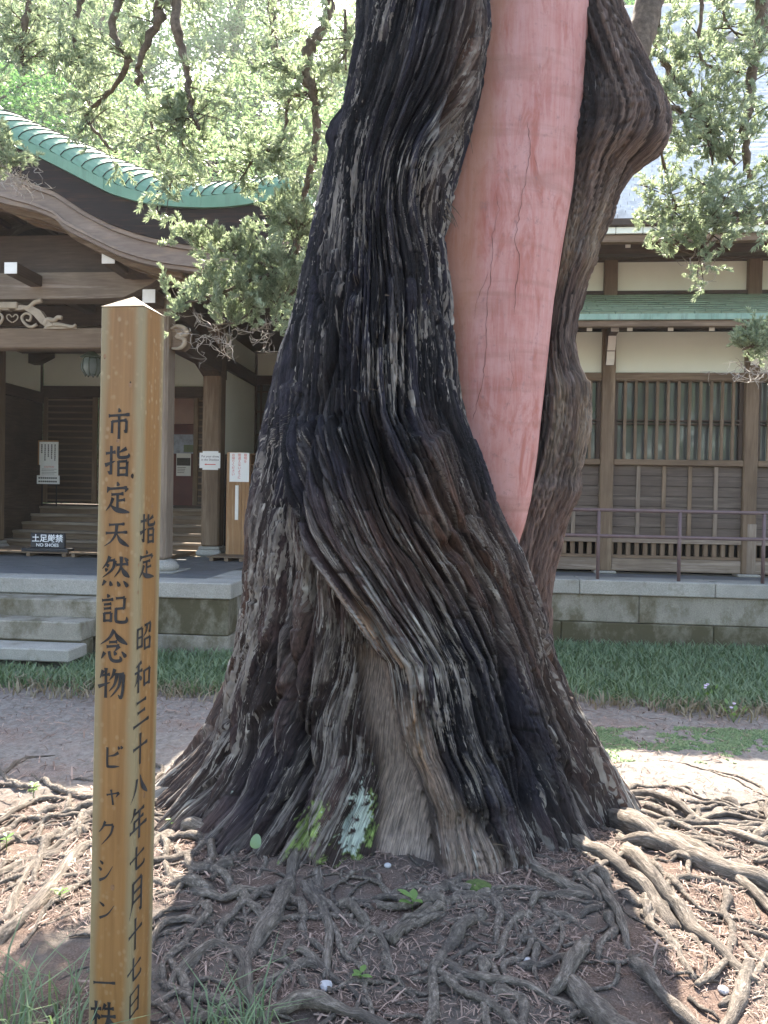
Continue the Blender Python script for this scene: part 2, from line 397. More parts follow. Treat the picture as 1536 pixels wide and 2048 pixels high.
grass('lawn_grass', 'bluish green uncut grass along the granite terrace under the handrail', lawn_points(56000, (-1.4, 6.5), 5.9, 9.25), 0.045, 0.13, M['grass'])
def fringe(n, xr, w0):
    p = lawn_points(n, xr, w0, w0 + 0.95); return p
grass('dry_grass', 'dry straw coloured grass fringing the lawn', np.concatenate([fringe(4200, (-6.5, -1), 5.55), fringe(6000, (-1, 5.5), 5.68)]), 0.04, 0.11, M['dry_grass'], 1.2)
def patch(px0, px1, py0, py1, n):
    q = [PG(RNG.uniform(px0, px1), RNG.uniform(py0, py1)) for _ in range(n)]; return np.array([(p.x, p.y) for p in q])
grass('foreground_grass', 'thin green grass blades at the foot of the wooden sign post', np.concatenate([patch(-40, 170, 1990, 2140, 130), patch(380, 540, 2040, 2140, 90)]), 0.05, 0.2, M['grass'], 1.0, 0.0035)

# moss on the soil beyond the roots, on the right
def moss_patch():
    n = 26000; q = np.array([tuple(PG(1180 + 420 * a, 1455 + 70 * b)) for a, b in RNG.uniform(0, 1, (n, 2))])
    x, y = q[:, 0], q[:, 1]; keep = fbm(x * 2.2, y * 4.0, 41, 4) + 0.25 * noise(x * 30, y * 30, 3) > 0.60
    x, y = x[keep], y[keep]; n = len(x); t = np.array([[0, 0, 0.02], [0.012, 0.002, 0], [-0.007, 0.01, 0], [-0.006, -0.011, 0]]); f = np.array([[0, 1, 2], [0, 2, 3], [0, 3, 1]])
    ax = RNG.normal(0, 0.5, (n, 3)); ax[:, 2] = 1
    v, f = instance_np(t, f, np.stack([x, y, gz(x, y) - 0.003], 1), basis(ax), RNG.uniform(0.5, 1.0, n))
    tag(obj_np('moss', v, f, leafmat('ground_moss', (0.11, 0.19, 0.08), (0.19, 0.28, 0.13), 0.2)), 'pale green moss covering soil beside the lawn edge', 'moss', kind='stuff')
moss_patch()

# dry needles and twigs
def litter():
    t = np.array([[-1, -0.09, 0], [-1, 0.09, 0.03], [0, -0.10, 0.12], [0, 0.10, 0.13], [1, -0.04, 0], [1, 0.04, 0.03]], float)
    f = np.array([[0, 2, 3, 1], [2, 4, 5, 3]]); vs, fs, k0 = [], [], 0
    for n, xr, yr, l0, l1 in ((34000, (-1.9, 2.2), (2.2, 4.0), 0.006, 0.019), (13000, (-3.2, 3.8), (3.2, 6.5), 0.010, 0.030)):
        x = RNG.uniform(*xr, n * 2); y = RNG.uniform(*yr, n * 2)
        dens = sstep(0.38, 0.55, fbm(x * 2.2, y * 2.2, 55, 3)) * 0.85 + 0.15 + 0.6 * sstep(5.2, 5.7, y) - 0.5 * np.exp(-((x + 1.75) / 0.7) ** 2) * (y < 3.2)
        k = RNG.uniform(0, 1, n * 2) < dens; x, y = x[k][:n], y[k][:n]; n = len(x)
        ax = np.stack([RNG.normal(0, 0.38, n), RNG.normal(0, 0.38, n), np.ones(n)], 1)
        L = RNG.uniform(l0, l1, n) * np.where(RNG.uniform(0, 1, n) < 0.05, 2.2, 1)
        v, g = instance_np(t, f, np.stack([x, y, gz(x, y) + RNG.uniform(0.001, 0.016, n)], 1), basis(ax), L); vs.append(v); fs.append(g + k0); k0 += len(v)
    tag(obj_np('needle_litter', np.concatenate(vs), np.concatenate(fs), leafmat('dry_needles', (0.085, 0.052, 0.042), (0.36, 0.265, 0.22), 0.12, 0.7, (1, 1, 1))), 'reddish dry needles and twigs lying over the soil', 'litter', kind='stuff')
litter()
# ------------------------------------------------------------------ the old juniper
juniper = thing('juniper_tree', 'ancient twisted juniper with black fibrous bark and a pink mortar filled cavity', 'tree', (TREE.x, TREE.y, 0))
TOFF = np.array([TREE.x, TREE.y, 0.0])
YC = 4.15
Lpx = [(-260, 735), (-120, 722), (0, 712), (100, 700), (200, 682), (250, 672), (300, 655), (400, 640), (500, 622), (600, 600), (700, 577), (800, 560), (900, 540), (1000, 515), (1050, 504),
       (1100, 500), (1200, 490), (1300, 470), (1400, 445), (1450, 430), (1500, 398), (1540, 360), (1580, 315), (1620, 270), (1700, 215), (1760, 190)]
Rpx = [(-260, 990), (-120, 975), (0, 968), (100, 965), (200, 950), (300, 935), (400, 910), (500, 900), (600, 912), (700, 922), (800, 935), (900, 962), (1000, 992), (1050, 1015),
       (1100, 1042), (1200, 1075), (1300, 1105), (1400, 1135), (1450, 1156), (1500, 1170), (1550, 1188), (1600, 1215), (1650, 1262), (1700, 1310), (1760, 1350)]
def tab(t, y):
    q = np.array([tuple(P(px, py, y)) for py, px in t]); o = np.argsort(q[:, 2]); q = q[o]
    return lambda z: np.interp(z, q[:, 2], q[:, 0])
xL, xR = tab(Lpx, YC), tab(Rpx, YC)
def tr_ab(z):
    k_ = np.interp(z, [0.0, 0.6, 1.4, 2.5], [0.045, 0.04, 0.03, 0.012]); l, r = xL(z) + k_, xR(z) - k_; a = (r - l) / 2
    bf = np.interp(z, [-0.2, 0.05, 0.2, 0.45, 0.9, 1.6, 2.6, 4.5], [0.97, 0.90, 0.80, 0.70, 0.62, 0.56, 0.50, 0.42])
    return (l + r) / 2, a, bf
def tr_s(px, py):
    """photograph pixel on the front of the trunk -> (s, z)"""
    y = YC - 0.5
    for _ in range(6):
        p = P(px, py, y); c, a, bf = tr_ab(p.z); k = np.clip((p.x - c) / a, -0.999, 0.999)
        s = math.acos(-k) / math.pi; y = YC - bf * math.sin(math.pi * s)
    return s, p.z
def trace(pts):
    q = np.array([tr_s(x, y) for x, y in pts]); o = np.argsort(q[:, 1]); q = q[o]
    return lambda z: np.interp(z, q[:, 1], q[:, 0])
def strips(c, z, n, seed, wob=0.8, zl=1.3, edge=0.32, jag=1.0):
    """bark strips: returns (profile 0..1, id value 0..1) for strip count n per half turn"""
    ph = c * n + wob * 2.4 * (fbm(c * n * 0.30, z * zl, seed, 3 if jag >= 1 else 2) - 0.5) + 0.42 * jag * (noise(c * n * 1.3, z * zl * 3.2, seed + 5) - 0.5) + 0.06 * jag * (noise(c * n * 2.6, z * zl * 9, seed + 6) - 0.5)
    i = np.floor(ph); f = ph - i
    # strips break off along their length
    seg = z * zl * 1.1 + _hash(i, i * 0 + 3, seed + 11) * 9; k = np.floor(seg); fk = seg - k
    prof = np.minimum(f * (1.2 + 1.6 * _hash(i, k, seed + 12)), (1 - f) * (1.2 + 1.6 * _hash(i, k, seed + 13))); prof = sstep(0.0, edge, prof)
    h = 0.55 * _hash(i, k, seed + 14) + 0.45 * noise(i * 7.31 + 0.5, z * zl * 2.2 + i * 3.7, seed + 9)
    h = h * sstep(0.0, 0.06, fk) + (1 - sstep(0.0, 0.06, fk)) * h * 0.6
    return prof, h
def zof(py, y=3.6): return P(800, py, y).z

def make_trunk():
    nz, nf, nb = 840, 600, 46
    zt, zb = P(840, -200, YC).z, -0.14
    t = np.linspace(0, 1, nz); Z = zt + (zb - zt) * t
    s = np.concatenate([np.linspace(-0.12, 1.12, nf), np.linspace(1.12, 1.88, nb + 2)[1:-1]])
    S, ZZ = np.meshgrid(s, Z); c0, a, bf = tr_ab(ZZ)
    F = trace([(592, 830), (603, 930), (640, 1100), (722, 1242), (772, 1319), (794, 1428), (815, 1505), (865, 1619), (884, 1729), (890, 1790)])(ZZ)
    Wl = trace([(700, 1270), (706, 1308), (728, 1450), (750, 1515), (758, 1619), (750, 1750)])(ZZ)
    E2 = trace([(660, 1060), (760, 1250), (865, 1450), (892, 1537), (947, 1625), (996, 1680), (1060, 1760)])(ZZ)
    def flap(px, py, hw_, dep):
        s0, z0 = tr_s(px, py); k = np.exp(-((S - s0) / hw_) ** 4); ze = z0 + 0.05 * (noise(S * 30, 0, 71 + px) - 0.5) + 0.05 * (noise(S * 70, 2, 72 + px) - 0.5)
        return dep * k * sstep(0.008, -0.012, ZZ - ze) * sstep(0.9, 0.2, z0 - ZZ)
    low = flap(650, 838, 0.085, 0.040) + flap(835, 868, 0.07, 0.045) + flap(730, 790, 0.05, 0.02) + flap(600, 640, 0.04, 0.025) + flap(690, 560, 0.04, 0.022) + flap(880, 640, 0.05, 0.015)
    fold = ((S > F) & (S < 1.25)).astype(float) * sstep(zof(800), zof(900), ZZ)
    # fibre coordinate
    swirl = 0.10 * np.exp(-((ZZ - zof(330)) / 0.35) ** 2) * np.exp(-((S - 0.62) / 0.2) ** 2)
    F0 = float(tr_s(592, 830)[0])
    wlow = sstep(zof(800), zof(900), ZZ)
    c = np.where((S > F) & (S < 1.0), F0 + (S - F) * (1 - F0) / np.maximum(1 - F, 0.05), S)
    c = c + swirl + 0.02 * np.sin(ZZ * 2.1 + S * 4) + 0.030 * (fbm(S * 5, ZZ * 1.6, 23, 3) - 0.5)
    lowb = sstep(1.2, 0.1, ZZ)
    # big flutes and root lobes
    fl = 0.085 * (fbm(c * 3.2, ZZ * 0.5, 31, 3) - 0.5) * 2
    lob = 0.0
    for sp, amp, wd_ in ((0.02, 0.16, 0.05), (0.17, 0.10, 0.05), (0.30, 0.05, 0.06), (0.43, 0.07, 0.05), (0.66, 0.05, 0.05), (0.80, 0.09, 0.06), (0.97, 0.15, 0.06), (1.3, 0.15, 0.07), (1.7, 0.15, 0.07)):
        lob = lob + amp * np.exp(-((S - sp + 0.03 * np.sin(ZZ * 3)) / wd_) ** 2)
    lob = (lob * 1.25 - 0.075) * sstep(0.85, 0.0, ZZ)
    p1, h1 = strips(c, ZZ, 13, 101, 1.1, 0.9); p2, h2 = strips(c, ZZ, 34, 131, 1.0, 1.5); p3, h3 = strips(c, ZZ, 88, 161, 1.0, 2.2); p4, h4 = strips(c, ZZ, 190, 191, 0.9, 3.5)
    am = 0.75 + 0.5 * fbm(S * 3, ZZ * 1.2, 77, 2)
    d = fl + lob + am * (0.040 * (p1 * (0.35 + 0.85 * h1) - 0.55) + 0.030 * (p2 * (0.25 + 1.0 * h2) - 0.5) + 0.017 * (p3 * (0.2 + 1.1 * h3) - 0.4) + 0.0075 * (p4 * (0.2 + 1.1 * h4) - 0.4)) + 0.005 * (noise(c * 150, ZZ * 40, 222) - 0.5)
    def groove(pts, w, dep, z_hi):
        return -dep * np.exp(-((S - trace(pts)(ZZ) + 0.012 * (fbm(S * 0, ZZ * 5, 27, 2) - 0.5)) / w) ** 2) * sstep(zof(z_hi), zof(z_hi + 160), ZZ)
    d += groove([(560, 1150), (545, 1400), (505, 1600), (478, 1700)], 0.014, 0.09, 1150) + groove([(572, 1000), (582, 1250), (592, 1450), (606, 1650), (612, 1760)], 0.011, 0.08, 1000) + groove([(470, 1450), (430, 1560), (370, 1660)], 0.013, 0.08, 1400)
    d += groove([(960, 1250), (1040, 1450), (1090, 1600), (1130, 1740)], 0.014, 0.07, 1250) + groove([(1080, 1300), (1140, 1500), (1185, 1650), (1210, 1720)], 0.013, 0.08, 1280) + groove([(655, 1130), (672, 1350), (690, 1560), (694, 1750)], 0.010, 0.035, 1130)
    d += groove([(600, 480), (575, 640), (545, 800), (530, 950)], 0.012, 0.06, 430) + groove([(690, 600), (672, 720), (640, 830)], 0.011, 0.05, 520) + groove([(820, 900), (900, 1050), (985, 1230)], 0.011, 0.05, 860)
    # long deep cracks
    crk = sstep(0.60, 0.68, noise(c * 17 + 0.6 * noise(c * 5, ZZ * 1.5, 7), ZZ * 0.8, 211))
    d -= 0.045 * crk * sstep(0.55, 0.2, p2)
    # the lower bark layer stands proud of the upper one, and the fold above the bare wood
    d += low + fold * (0.075 * np.exp(-(S - F) / 0.10) + 0.02)
    d -= 0.03 * sstep(0.0, 0.10, F - S) * sstep(0.0, 0.06, S - F + 0.12) * wlow
    edge2 = sstep(-0.008, 0.02, S - E2) * sstep(zof(1080), zof(1350), ZZ) * (S < 1.1)
    d += 0.05 * edge2 * np.exp(-np.maximum(S - E2, 0) / 0.15)
    wood_m = sstep(-0.006, 0.012, S - Wl) * sstep(-0.006, 0.012, F - S) * sstep(zof(1270), zof(1330), ZZ)
    pw, hw = strips(c * 0.4, ZZ, 9, 301, 0.6, 0.7)
    d = d * (1 - wood_m) + wood_m * (-0.105 + 0.03 * (pw * hw) + 0.04 * (fbm(S * 12, ZZ * 0.8, 303, 2) - 0.5) + lob * 0.5 + 0.004 * (p3 * h3 + p4 * h4))
    strip2 = sstep(0.0, 0.01, S - F) * sstep(0.0, 0.02, E2 - S) * sstep(zof(1330), zof(1450), ZZ)
    def hole(px, py, rx, ry, depth, tilt=0.0):
        s0, z0 = tr_s(px, py); ds = rx / FPX * 3.6 / 0.62 / math.pi; dz = ry / FPX * 3.6
        x = (S - s0 - tilt * (ZZ - z0)) / ds; y = (ZZ - z0) / dz; r = x * x + y * y + 0.5 * (fbm(S * 20, ZZ * 8, 5, 2) - 0.5)
        return -depth * np.exp(-np.clip(r, 0, 20) ** 1.5)
    d += hole(885, 262, 40, 75, 0.12) + hole(900, 170, 20, 110, 0.07) + hole(765, 905, 14, 85, 0.10, -0.18) + hole(815, 1010, 12, 90, 0.06, -0.25) + hole(682, 842, 10, 16, 0.07)
    d += hole(712, 575, 12, 22, 0.07) + hole(700, 690, 11, 60, 0.05) + hole(1050, 1590, 22, 70, 0.07, -0.1) + hole(890, 1095, 14, 14, 0.05) + hole(960, 1640, 40, 30, 0.05)
    d += -hole(840, 330, 60, 70, 0.05) - hole(930, 110, 26, 110, 0.05)
    d += -hole(668, 255, 12, 40, 0.05)
    ct, st = np.cos(np.pi * S), np.sin(np.pi * S)
    b = np.where(st > 0, bf, bf * 0.85)
    nx, ny = -ct / a, -st / b; ln = np.hypot(nx, ny); nx, ny = nx / ln, ny / ln
    X = c0 - a * ct + nx * d; Yv = YC - b * st + ny * d
    V = np.stack([X, Yv, ZZ], -1).reshape(-1, 3) - TOFF
    n = len(s); i = (np.arange(nz - 1)[:, None] * n + np.arange(n)[None]).ravel(); j = (np.arange(nz - 1)[:, None] * n + (np.arange(n)[None] + 1) % n).ravel()
    Fc = np.stack([i, i + n, j + n, j], 1)
    # ---- bark colour: charcoal, red-brown inner bark, grey weathered flakes, lichen, bare wood
    def blob(px, py, rx, ry):
        s0, z0 = tr_s(px, py); ds = rx / FPX * 3.6 / 0.62 / math.pi; dz = ry / FPX * 3.6
        return np.exp(-((S - s0) / ds) ** 2 - ((ZZ - z0) / dz) ** 2)
    mid = zof(1000)
    black = np.clip(sstep(zof(1150), zof(850), ZZ) * 0.9 + 1.2 * blob(1010, 1480, 110, 170) + 0.6 * blob(920, 1280, 60, 100) + 0.5 * blob(560, 1560, 120, 120)
                    - 0.7 * blob(860, 930, 60, 130) - 0.6 * blob(900, 250, 90, 190) - 0.9 * blob(930, 60, 90, 140) + 0.24 + 1.0 * (fbm(c * 9, ZZ * 1.3, 402, 3) - 0.5), 0, 1)
    charcoal = np.array([0.011, 0.010, 0.012]); blue = np.array([0.029, 0.027, 0.037]); brown = np.array([0.055, 0.037, 0.030]); red = np.array([0.15, 0.085, 0.06]); grey = np.array([0.22, 0.185, 0.16]); pale = np.array([0.45, 0.42, 0.36])
    L3 = lambda A, Bc, t: A + (Bc - A) * t[..., None]
    dark = L3(np.broadcast_to(charcoal, S.shape + (3,)), np.broadcast_to(blue, S.shape + (3,)), sstep(0.45, 0.75, h2))
    dark = L3(dark, np.broadcast_to(np.array([0.085, 0.077, 0.076]), S.shape + (3,)), sstep(0.58, 0.80, h3) * 0.75)
    lite = L3(np.broadcast_to(brown, S.shape + (3,)), np.broadcast_to(red, S.shape + (3,)), sstep(0.5, 0.85, h2) * 0.7)
    lite = L3(lite, np.broadcast_to(grey, S.shape + (3,)), sstep(0.42, 0.78, h3) * 0.65)
    Cc = L3(lite, dark, black)
    # where the pale flakes of outer bark lie thickest
    flk = np.clip(0.27 + 0.22 * blob(1120, 1480, 90, 200) + 0.06 * sstep(zof(900), zof(700), ZZ) + 1.3 * (fbm(S * 7, ZZ * 2.2, 423, 3) - 0.5) + 0.12 * (1 - black) + 0.30 * sstep(0.35, 0.75, h3) - 0.15 * sstep(zof(350), zof(150), ZZ), 0, 1) * (1 - wood_m)
    barew = L3(np.broadcast_to(np.array([0.20, 0.155, 0.125]), S.shape + (3,)), np.broadcast_to(np.array([0.36, 0.30, 0.255]), S.shape + (3,)), np.clip(0.5 * fbm(c * 20, ZZ * 1.5, 431, 4) + 0.6 * hw, 0, 1))
    Cc = L3(Cc, barew, wood_m)
    tan = L3(np.broadcast_to(np.array([0.20, 0.135, 0.10]), S.shape + (3,)), np.broadcast_to(np.array([0.40, 0.33, 0.265]), S.shape + (3,)), fbm(c * 60, ZZ * 3, 433, 3))
    Cc = L3(Cc, tan, strip2 * 0.9 * (1 - 0.35 * black))
    rim = np.exp(-((S - F - 0.02) / 0.018) ** 2) * sstep(zof(1120), zof(1200), ZZ) * sstep(zof(1560), zof(1450), ZZ)
    Cc = L3(Cc, np.broadcast_to(np.array([0.36, 0.225, 0.13]), S.shape + (3,)), rim * 0.7 * sstep(0.3, 0.6, h3))
    # lichen and algae near the foot
    sp = noise(S * 250, ZZ * 50, 441) * 0.55 + noise(S * 80, ZZ * 16, 442) * 0.45
    sp = sp + 0.22 * (RNG.random(S.shape) - 0.5) + 0.12 * (noise(S * 480, ZZ * 150, 446) - 0.5)
    moss = np.clip(0.8 * blob(650, 1690, 60, 75) + 0.85 * blob(728, 1690, 32, 75) + 1.0 * blob(625, 1630, 14, 60) + 0.8 * blob(745, 1530, 12, 70) + 0.6 * blob(540, 1320, 10, 60) + 0.6 * blob(1120, 1640, 14, 40) + 0.5 * blob(1020, 1730, 40, 20), 0, 1.4) * (1 - wood_m)
    Cc = L3(Cc, L3(np.broadcast_to(np.array([0.05, 0.08, 0.02]), S.shape + (3,)), np.broadcast_to(np.array([0.24, 0.34, 0.10]), S.shape + (3,)), sstep(0.4, 0.7, sp)), sstep(0.76, 0.85, moss * 0.42 + sp * 0.62) * 0.85)
    lic = np.clip(1.15 * blob(716, 1620, 18, 70) + 1.1 * blob(708, 1690, 18, 40) + 1.2 * blob(1050, 1748, 40, 16) + 0.75 * blob(660, 1660, 40, 60) + 0.8 * blob(462, 1580, 9, 14) + 0.35 * blob(520, 1400, 60, 160), 0, 1.8) * (1 - wood_m)
    Cc = L3(Cc, np.broadcast_to(np.array([0.42, 0.50, 0.43]), S.shape + (3,)), sstep(0.80, 0.85, lic * 0.34 + sp * 0.66))
    Cc = Cc * (0.80 + 0.4 * noise(c * 260, ZZ * 60, 451))[..., None]
    m = Mat('fibrous_juniper_bark')
    at = m.node('ShaderNodeAttribute', attribute_name='Col'); uvn = m.node('ShaderNodeUVMap'); mp = m.node('ShaderNodeMapping'); mp.inputs['Scale'].default_value = (260, 9, 1); m.l.new(uvn.outputs[0], mp.inputs[0])
    n1 = m.noise(mp.outputs[0], 1.0, 6, 0.72, 0.15)
    base = m.mix(m.ramp(n1, [(0.36, 0.0), (0.66, 1.0)]), m.mix(1.0, at.outputs['Color'], (0.36, 0.36, 0.38), 'MULTIPLY'), m.mix(1.0, at.outputs['Color'], (1.65, 1.6, 1.55), 'MULTIPLY'))
    def uvn_(sx, sy, sc, det, ro):
        q = m.node('ShaderNodeMapping'); q.inputs['Scale'].default_value = (sx, sy, 1); m.l.new(uvn.outputs[0], q.inputs[0]); return m.noise(q.outputs[0], sc, det, ro, 0.25)
    fa, fb_ = uvn_(125, 3.0, 1, 4, 0.6), uvn_(240, 11, 1, 3, 0.6)
    den = m.node('ShaderNodeMath', operation='MULTIPLY'); m.l.new(at.outputs['Alpha'], den.inputs[0]); den.inputs[1].default_value = 0.285
    def fleck(n, th):
        s_ = m.node('ShaderNodeMath', operation='ADD'); m.l.new(n, s_.inputs[0]); m.l.new(den.outputs[0], s_.inputs[1]); return m.ramp(s_.outputs[0], [(th, 0.0), (th + 0.02, 0.9)])
    pale_ = m.ramp(uvn_(40, 12, 1, 2, 0.5), [(0.3, (0.15, 0.13, 0.115)), (0.6, (0.29, 0.26, 0.225)), (0.75, (0.50, 0.47, 0.41))])
    base = m.mix(fleck(fa, 0.715), base, pale_); base = m.mix(fleck(fb_, 0.735), base, pale_); m.color(base)
    m.rough(0.72).spec(0.22).bump(n1, 1.0, 0.016); M['bark'] = m.m
    o = obj_np('trunk', V, Fc, m.m, juniper, True, np.stack([np.where(S < F, c * (1 + 0.7 * wlow), c), ZZ], -1).reshape(-1, 2), np.concatenate([Cc.reshape(-1, 3), flk.reshape(-1, 1)], 1))
    o['label'] = 'black and grey furrowed main trunk with spiralling bark and bare wood strip'
make_trunk()

def stem(name, Lp, Rp, yc, bratio, nz, ns, disp, colf, mat, label, uvscale=1.0):
    """an upright stem between two measured outlines, at depth yc(z)"""
    zs = [P(px, py, 4.2).z for py, px in Lp + Rp]; z1, z0 = max(zs), min(zs)
    Z = np.linspace(z1, z0, nz); yz = yc(Z)
    def edge(t):
        q = []
        for py, px in t:
            y = 4.3
            for _ in range(4): p = P(px, py, y); y = float(yc(np.array(p.z)))
            q.append((p.z, p.x))
        q = np.array(sorted(q)); return np.interp(Z, q[:, 0], q[:, 1])
    l, r = edge(Lp), edge(Rp); s = np.linspace(-1, 1, ns + 1)[:-1]
    S, ZZ = np.meshgrid(s, Z); c0 = ((l + r) / 2)[:, None]; a = np.maximum((r - l) / 2, 0.004)[:, None]; b = a * bratio
    ct, st = np.cos(np.pi * S), np.sin(np.pi * S); nx, ny = -ct / a, -st / b; ln = np.hypot(nx, ny)
    d = disp(S, ZZ, a)
    X = c0 - a * ct + nx / ln * d; Y = yz[:, None] - b * st + ny / ln * d
    V = np.stack([X, Y, ZZ], -1).reshape(-1, 3) - TOFF
    n = ns; i = (np.arange(nz - 1)[:, None] * n + np.arange(n)[None]).ravel(); j = (np.arange(nz - 1)[:, None] * n + (np.arange(n)[None] + 1) % n).ravel()
    o = obj_np(name, V, np.stack([i, i + n, j + n, j], 1), mat, juniper, True, np.stack([S * uvscale, ZZ], -1).reshape(-1, 2), None if colf is None else colf(S, ZZ).reshape(-1, 4))
    if label: o['label'] = label
    return o
# mortar filling
PL = [(-260, 930), (0, 905), (200, 890), (400, 850), (500, 835), (600, 850), (700, 870), (800, 885), (900, 910), (1000, 955), (1060, 1005), (1110, 1032)]
PR = [(-260, 1195), (0, 1180), (200, 1166), (300, 1155), (400, 1140), (500, 1122), (600, 1106), (700, 1096), (800, 1086), (900, 1076), (1000, 1062), (1050, 1050), (1085, 1038), (1110, 1034)]
def _mortar():
    m = Mat('pink_tinted_mortar'); v = m.coord('Object', (1, 1, 1), False); vs = m.coord('Object', (16, 16, 1.1), False)
    n1 = m.noise(v, 3.2, 5, 0.65, 0.5); n2 = m.noise(vs, 2.2, 5, 0.7, 0.3); n3 = m.noise(v, 22, 5, 0.75); n4 = m.noise(m.coord('Object', (6, 6, 1.6), False), 1.6, 5, 0.7, 0.8); n5 = m.noise(m.coord('Object', (0.6, 0.6, 5), False), 1.5, 4, 0.6, 0.5)
    c = m.ramp(n1, [(0.3, (0.37, 0.145, 0.125)), (0.5, (0.44, 0.215, 0.19)), (0.72, (0.48, 0.275, 0.255))])
    c = m.mix(m.ramp(n2, [(0.4, 0.0), (0.66, 0.75)]), c, (0.48, 0.285, 0.27))
    c = m.mix(m.ramp(n4, [(0.52, 0.0), (0.68, 0.72)]), c, (0.31, 0.095, 0.068))
    c = m.mix(m.ramp(n5, [(0.52, 0.0), (0.66, 0.5)]), c, (0.29, 0.145, 0.12))
    c = m.mix(m.ramp(n3, [(0.57, 0.0), (0.70, 0.6)]), c, (0.22, 0.135, 0.13))
    # rain-wash stain running down beside the bark
    sx = m.node('ShaderNodeSeparateXYZ'); tc = m.node('ShaderNodeTexCoord'); m.l.new(tc.outputs['Object'], sx.inputs[0])
    ad = m.node('ShaderNodeMath', operation='MULTIPLY_ADD'); m.l.new(sx.outputs[2], ad.inputs[0]); ad.inputs[1].default_value = -0.10; m.l.new(sx.outputs[0], ad.inputs[2])
    nn = m.node('ShaderNodeMath', operation='MULTIPLY_ADD'); m.l.new(n4, nn.inputs[0]); nn.inputs[1].default_value = 0.22; m.l.new(ad.outputs[0], nn.inputs[2])
    c = m.mix(m.ramp(nn.outputs[0], [(0.05, 0.6), (0.14, 0.0)]), c, (0.33, 0.165, 0.095))
    m.color(c).rough(0.75).spec(0.3).bump(m.mix(0.4, n2, n3), 0.25, 0.008); return m.m
M['mortar'] = _mortar(); M['crack'] = plain('crack_shade', (0.07, 0.035, 0.028), 0.9, 0.3, 40)
ycp = lambda z: 4.20 + 0.02 * (np.asarray(z) - 1.5)
mort = stem('mortar_filling', PL, PR, ycp, 0.62, 130, 64, lambda S, Z, a: 0.012 * (fbm(S * 3, Z * 1.2, 511, 3) - 0.5) * np.minimum(1, a / 0.1), None, M['mortar'], 'smooth pink mortar filling the tall cavity between the two stems')
def mortar_pt(px, py, out=0.0015):
    """a point on the face of the mortar"""
    y = 4.0
    for _ in range(8):
        p = P(px, py, y); z = p.z; yc = float(ycp(z))
        def ex(t):
            q = sorted((P(x, yy, yc).z, P(x, yy, yc).x) for yy, x in t); return float(np.interp(z, [a for a, _ in q], [b for _, b in q]))
        l, r = ex(PL), ex(PR); a = (r - l) / 2; k = np.clip((p.x - (l + r) / 2) / a, -0.99, 0.99); y = yc - a * 0.62 * math.sqrt(1 - k * k)
    return Vector((p.x, y - 0.004 - out, z))
def crack(pts, w):
    q = []
    for i in range(len(pts) - 1):
        n = max(2, int(math.hypot(pts[i + 1][0] - pts[i][0], pts[i + 1][1] - pts[i][1]) / 9))
        for k in range(n):
            t = k / n; q.append((pts[i][0] * (1 - t) + pts[i + 1][0] * t + random.uniform(-2.4, 2.4), pts[i][1] * (1 - t) + pts[i + 1][1] * t))
    vs = []; fs = []
    for i, (x, y) in enumerate(q):
        h = 0.42 * w * random.uniform(0.35, 1.2) * (0.25 if i in (0, len(q) - 1) else 1)
        vs += [mortar_pt(x - h, y), mortar_pt(x + h, y)]
        if i: fs.append((2 * i - 2, 2 * i - 1, 2 * i + 1, 2 * i))
    obj_py('crack', [v - Vector(TOFF.tolist()) for v in vs], fs, M['crack'], juniper)
for pts, w in (([(1055, 245), (1062, 300), (1052, 360), (1042, 400), (1036, 440), (1030, 480), (1040, 520), (1032, 580), (1028, 640)], 1.1),
               ([(994, 385), (998, 420), (985, 470), (982, 540), (975, 600), (972, 680), (968, 740), (958, 790), (945, 850)], 1.2),
               ([(975, 545), (955, 600), (948, 650)], 0.7), ([(1075, 350), (1066, 300)], 0.6), ([(1018, 700), (1025, 760), (1012, 830)], 0.5)):
    crack(pts, w)

# the second stem, on the right
SL = [(-260, 1120), (0, 1115), (200, 1110), (400, 1085), (560, 1060), (700, 1052), (850, 1050), (950, 1030), (1040, 1005), (1120, 985), (1250, 975), (1400, 975), (1560, 985)]
SR = [(-260, 1215), (-120, 1222), (-20, 1236), (20, 1246), (60, 1264), (100, 1281), (140, 1296), (185, 1313), (225, 1330), (262, 1336), (290, 1326), (320, 1298), (350, 1270), (400, 1242), (440, 1226), (500, 1202), (560, 1182), (620, 1166),
      (680, 1153), (720, 1157), (780, 1167), (860, 1171), (930, 1165), (1000, 1146), (1060, 1130), (1130, 1113), (1200, 1101), (1300, 1098), (1400, 1105), (1560, 1125)]
ycs = lambda z: 4.42 - 0.02 * (np.asarray(z) - 1.5)
def dsp(S, Z, a):
    tw = S + 0.10 * np.sin(Z * 1.7) + 0.05 * Z + 0.05 * (fbm(S * 4, Z * 2.2, 655, 3) - 0.5)
    p1, h1 = strips(tw, Z, 8, 601, 0.9, 1.0, jag=0.3); p2, h2 = strips(tw, Z, 26, 621, 1.0, 1.6, jag=0.4); p3, h3 = strips(tw, Z, 70, 641, 1.0, 2.6, jag=0.5)
    fold = 0.0
    for py, dep in ((470, 0.02), (725, 0.025), (940, 0.03), (255, 0.02)):
        zf = zof(py, 4.3) + 0.05 * (noise(S * 8, 1, py) - 0.5); fold = fold + dep * sstep(0.0, 0.10, zf - Z) * sstep(0.30, 0.1, zf - Z)
    return 0.05 * (fbm(S * 2.2, Z * 1.4, 651, 3) - 0.5) * 2 + 0.034 * (p1 * (0.3 + 0.9 * h1) - 0.5) + 0.027 * (p2 * (0.2 + 1.0 * h2) - 0.4) + 0.014 * (p3 * (0.2 + 1.1 * h3) - 0.4) + fold
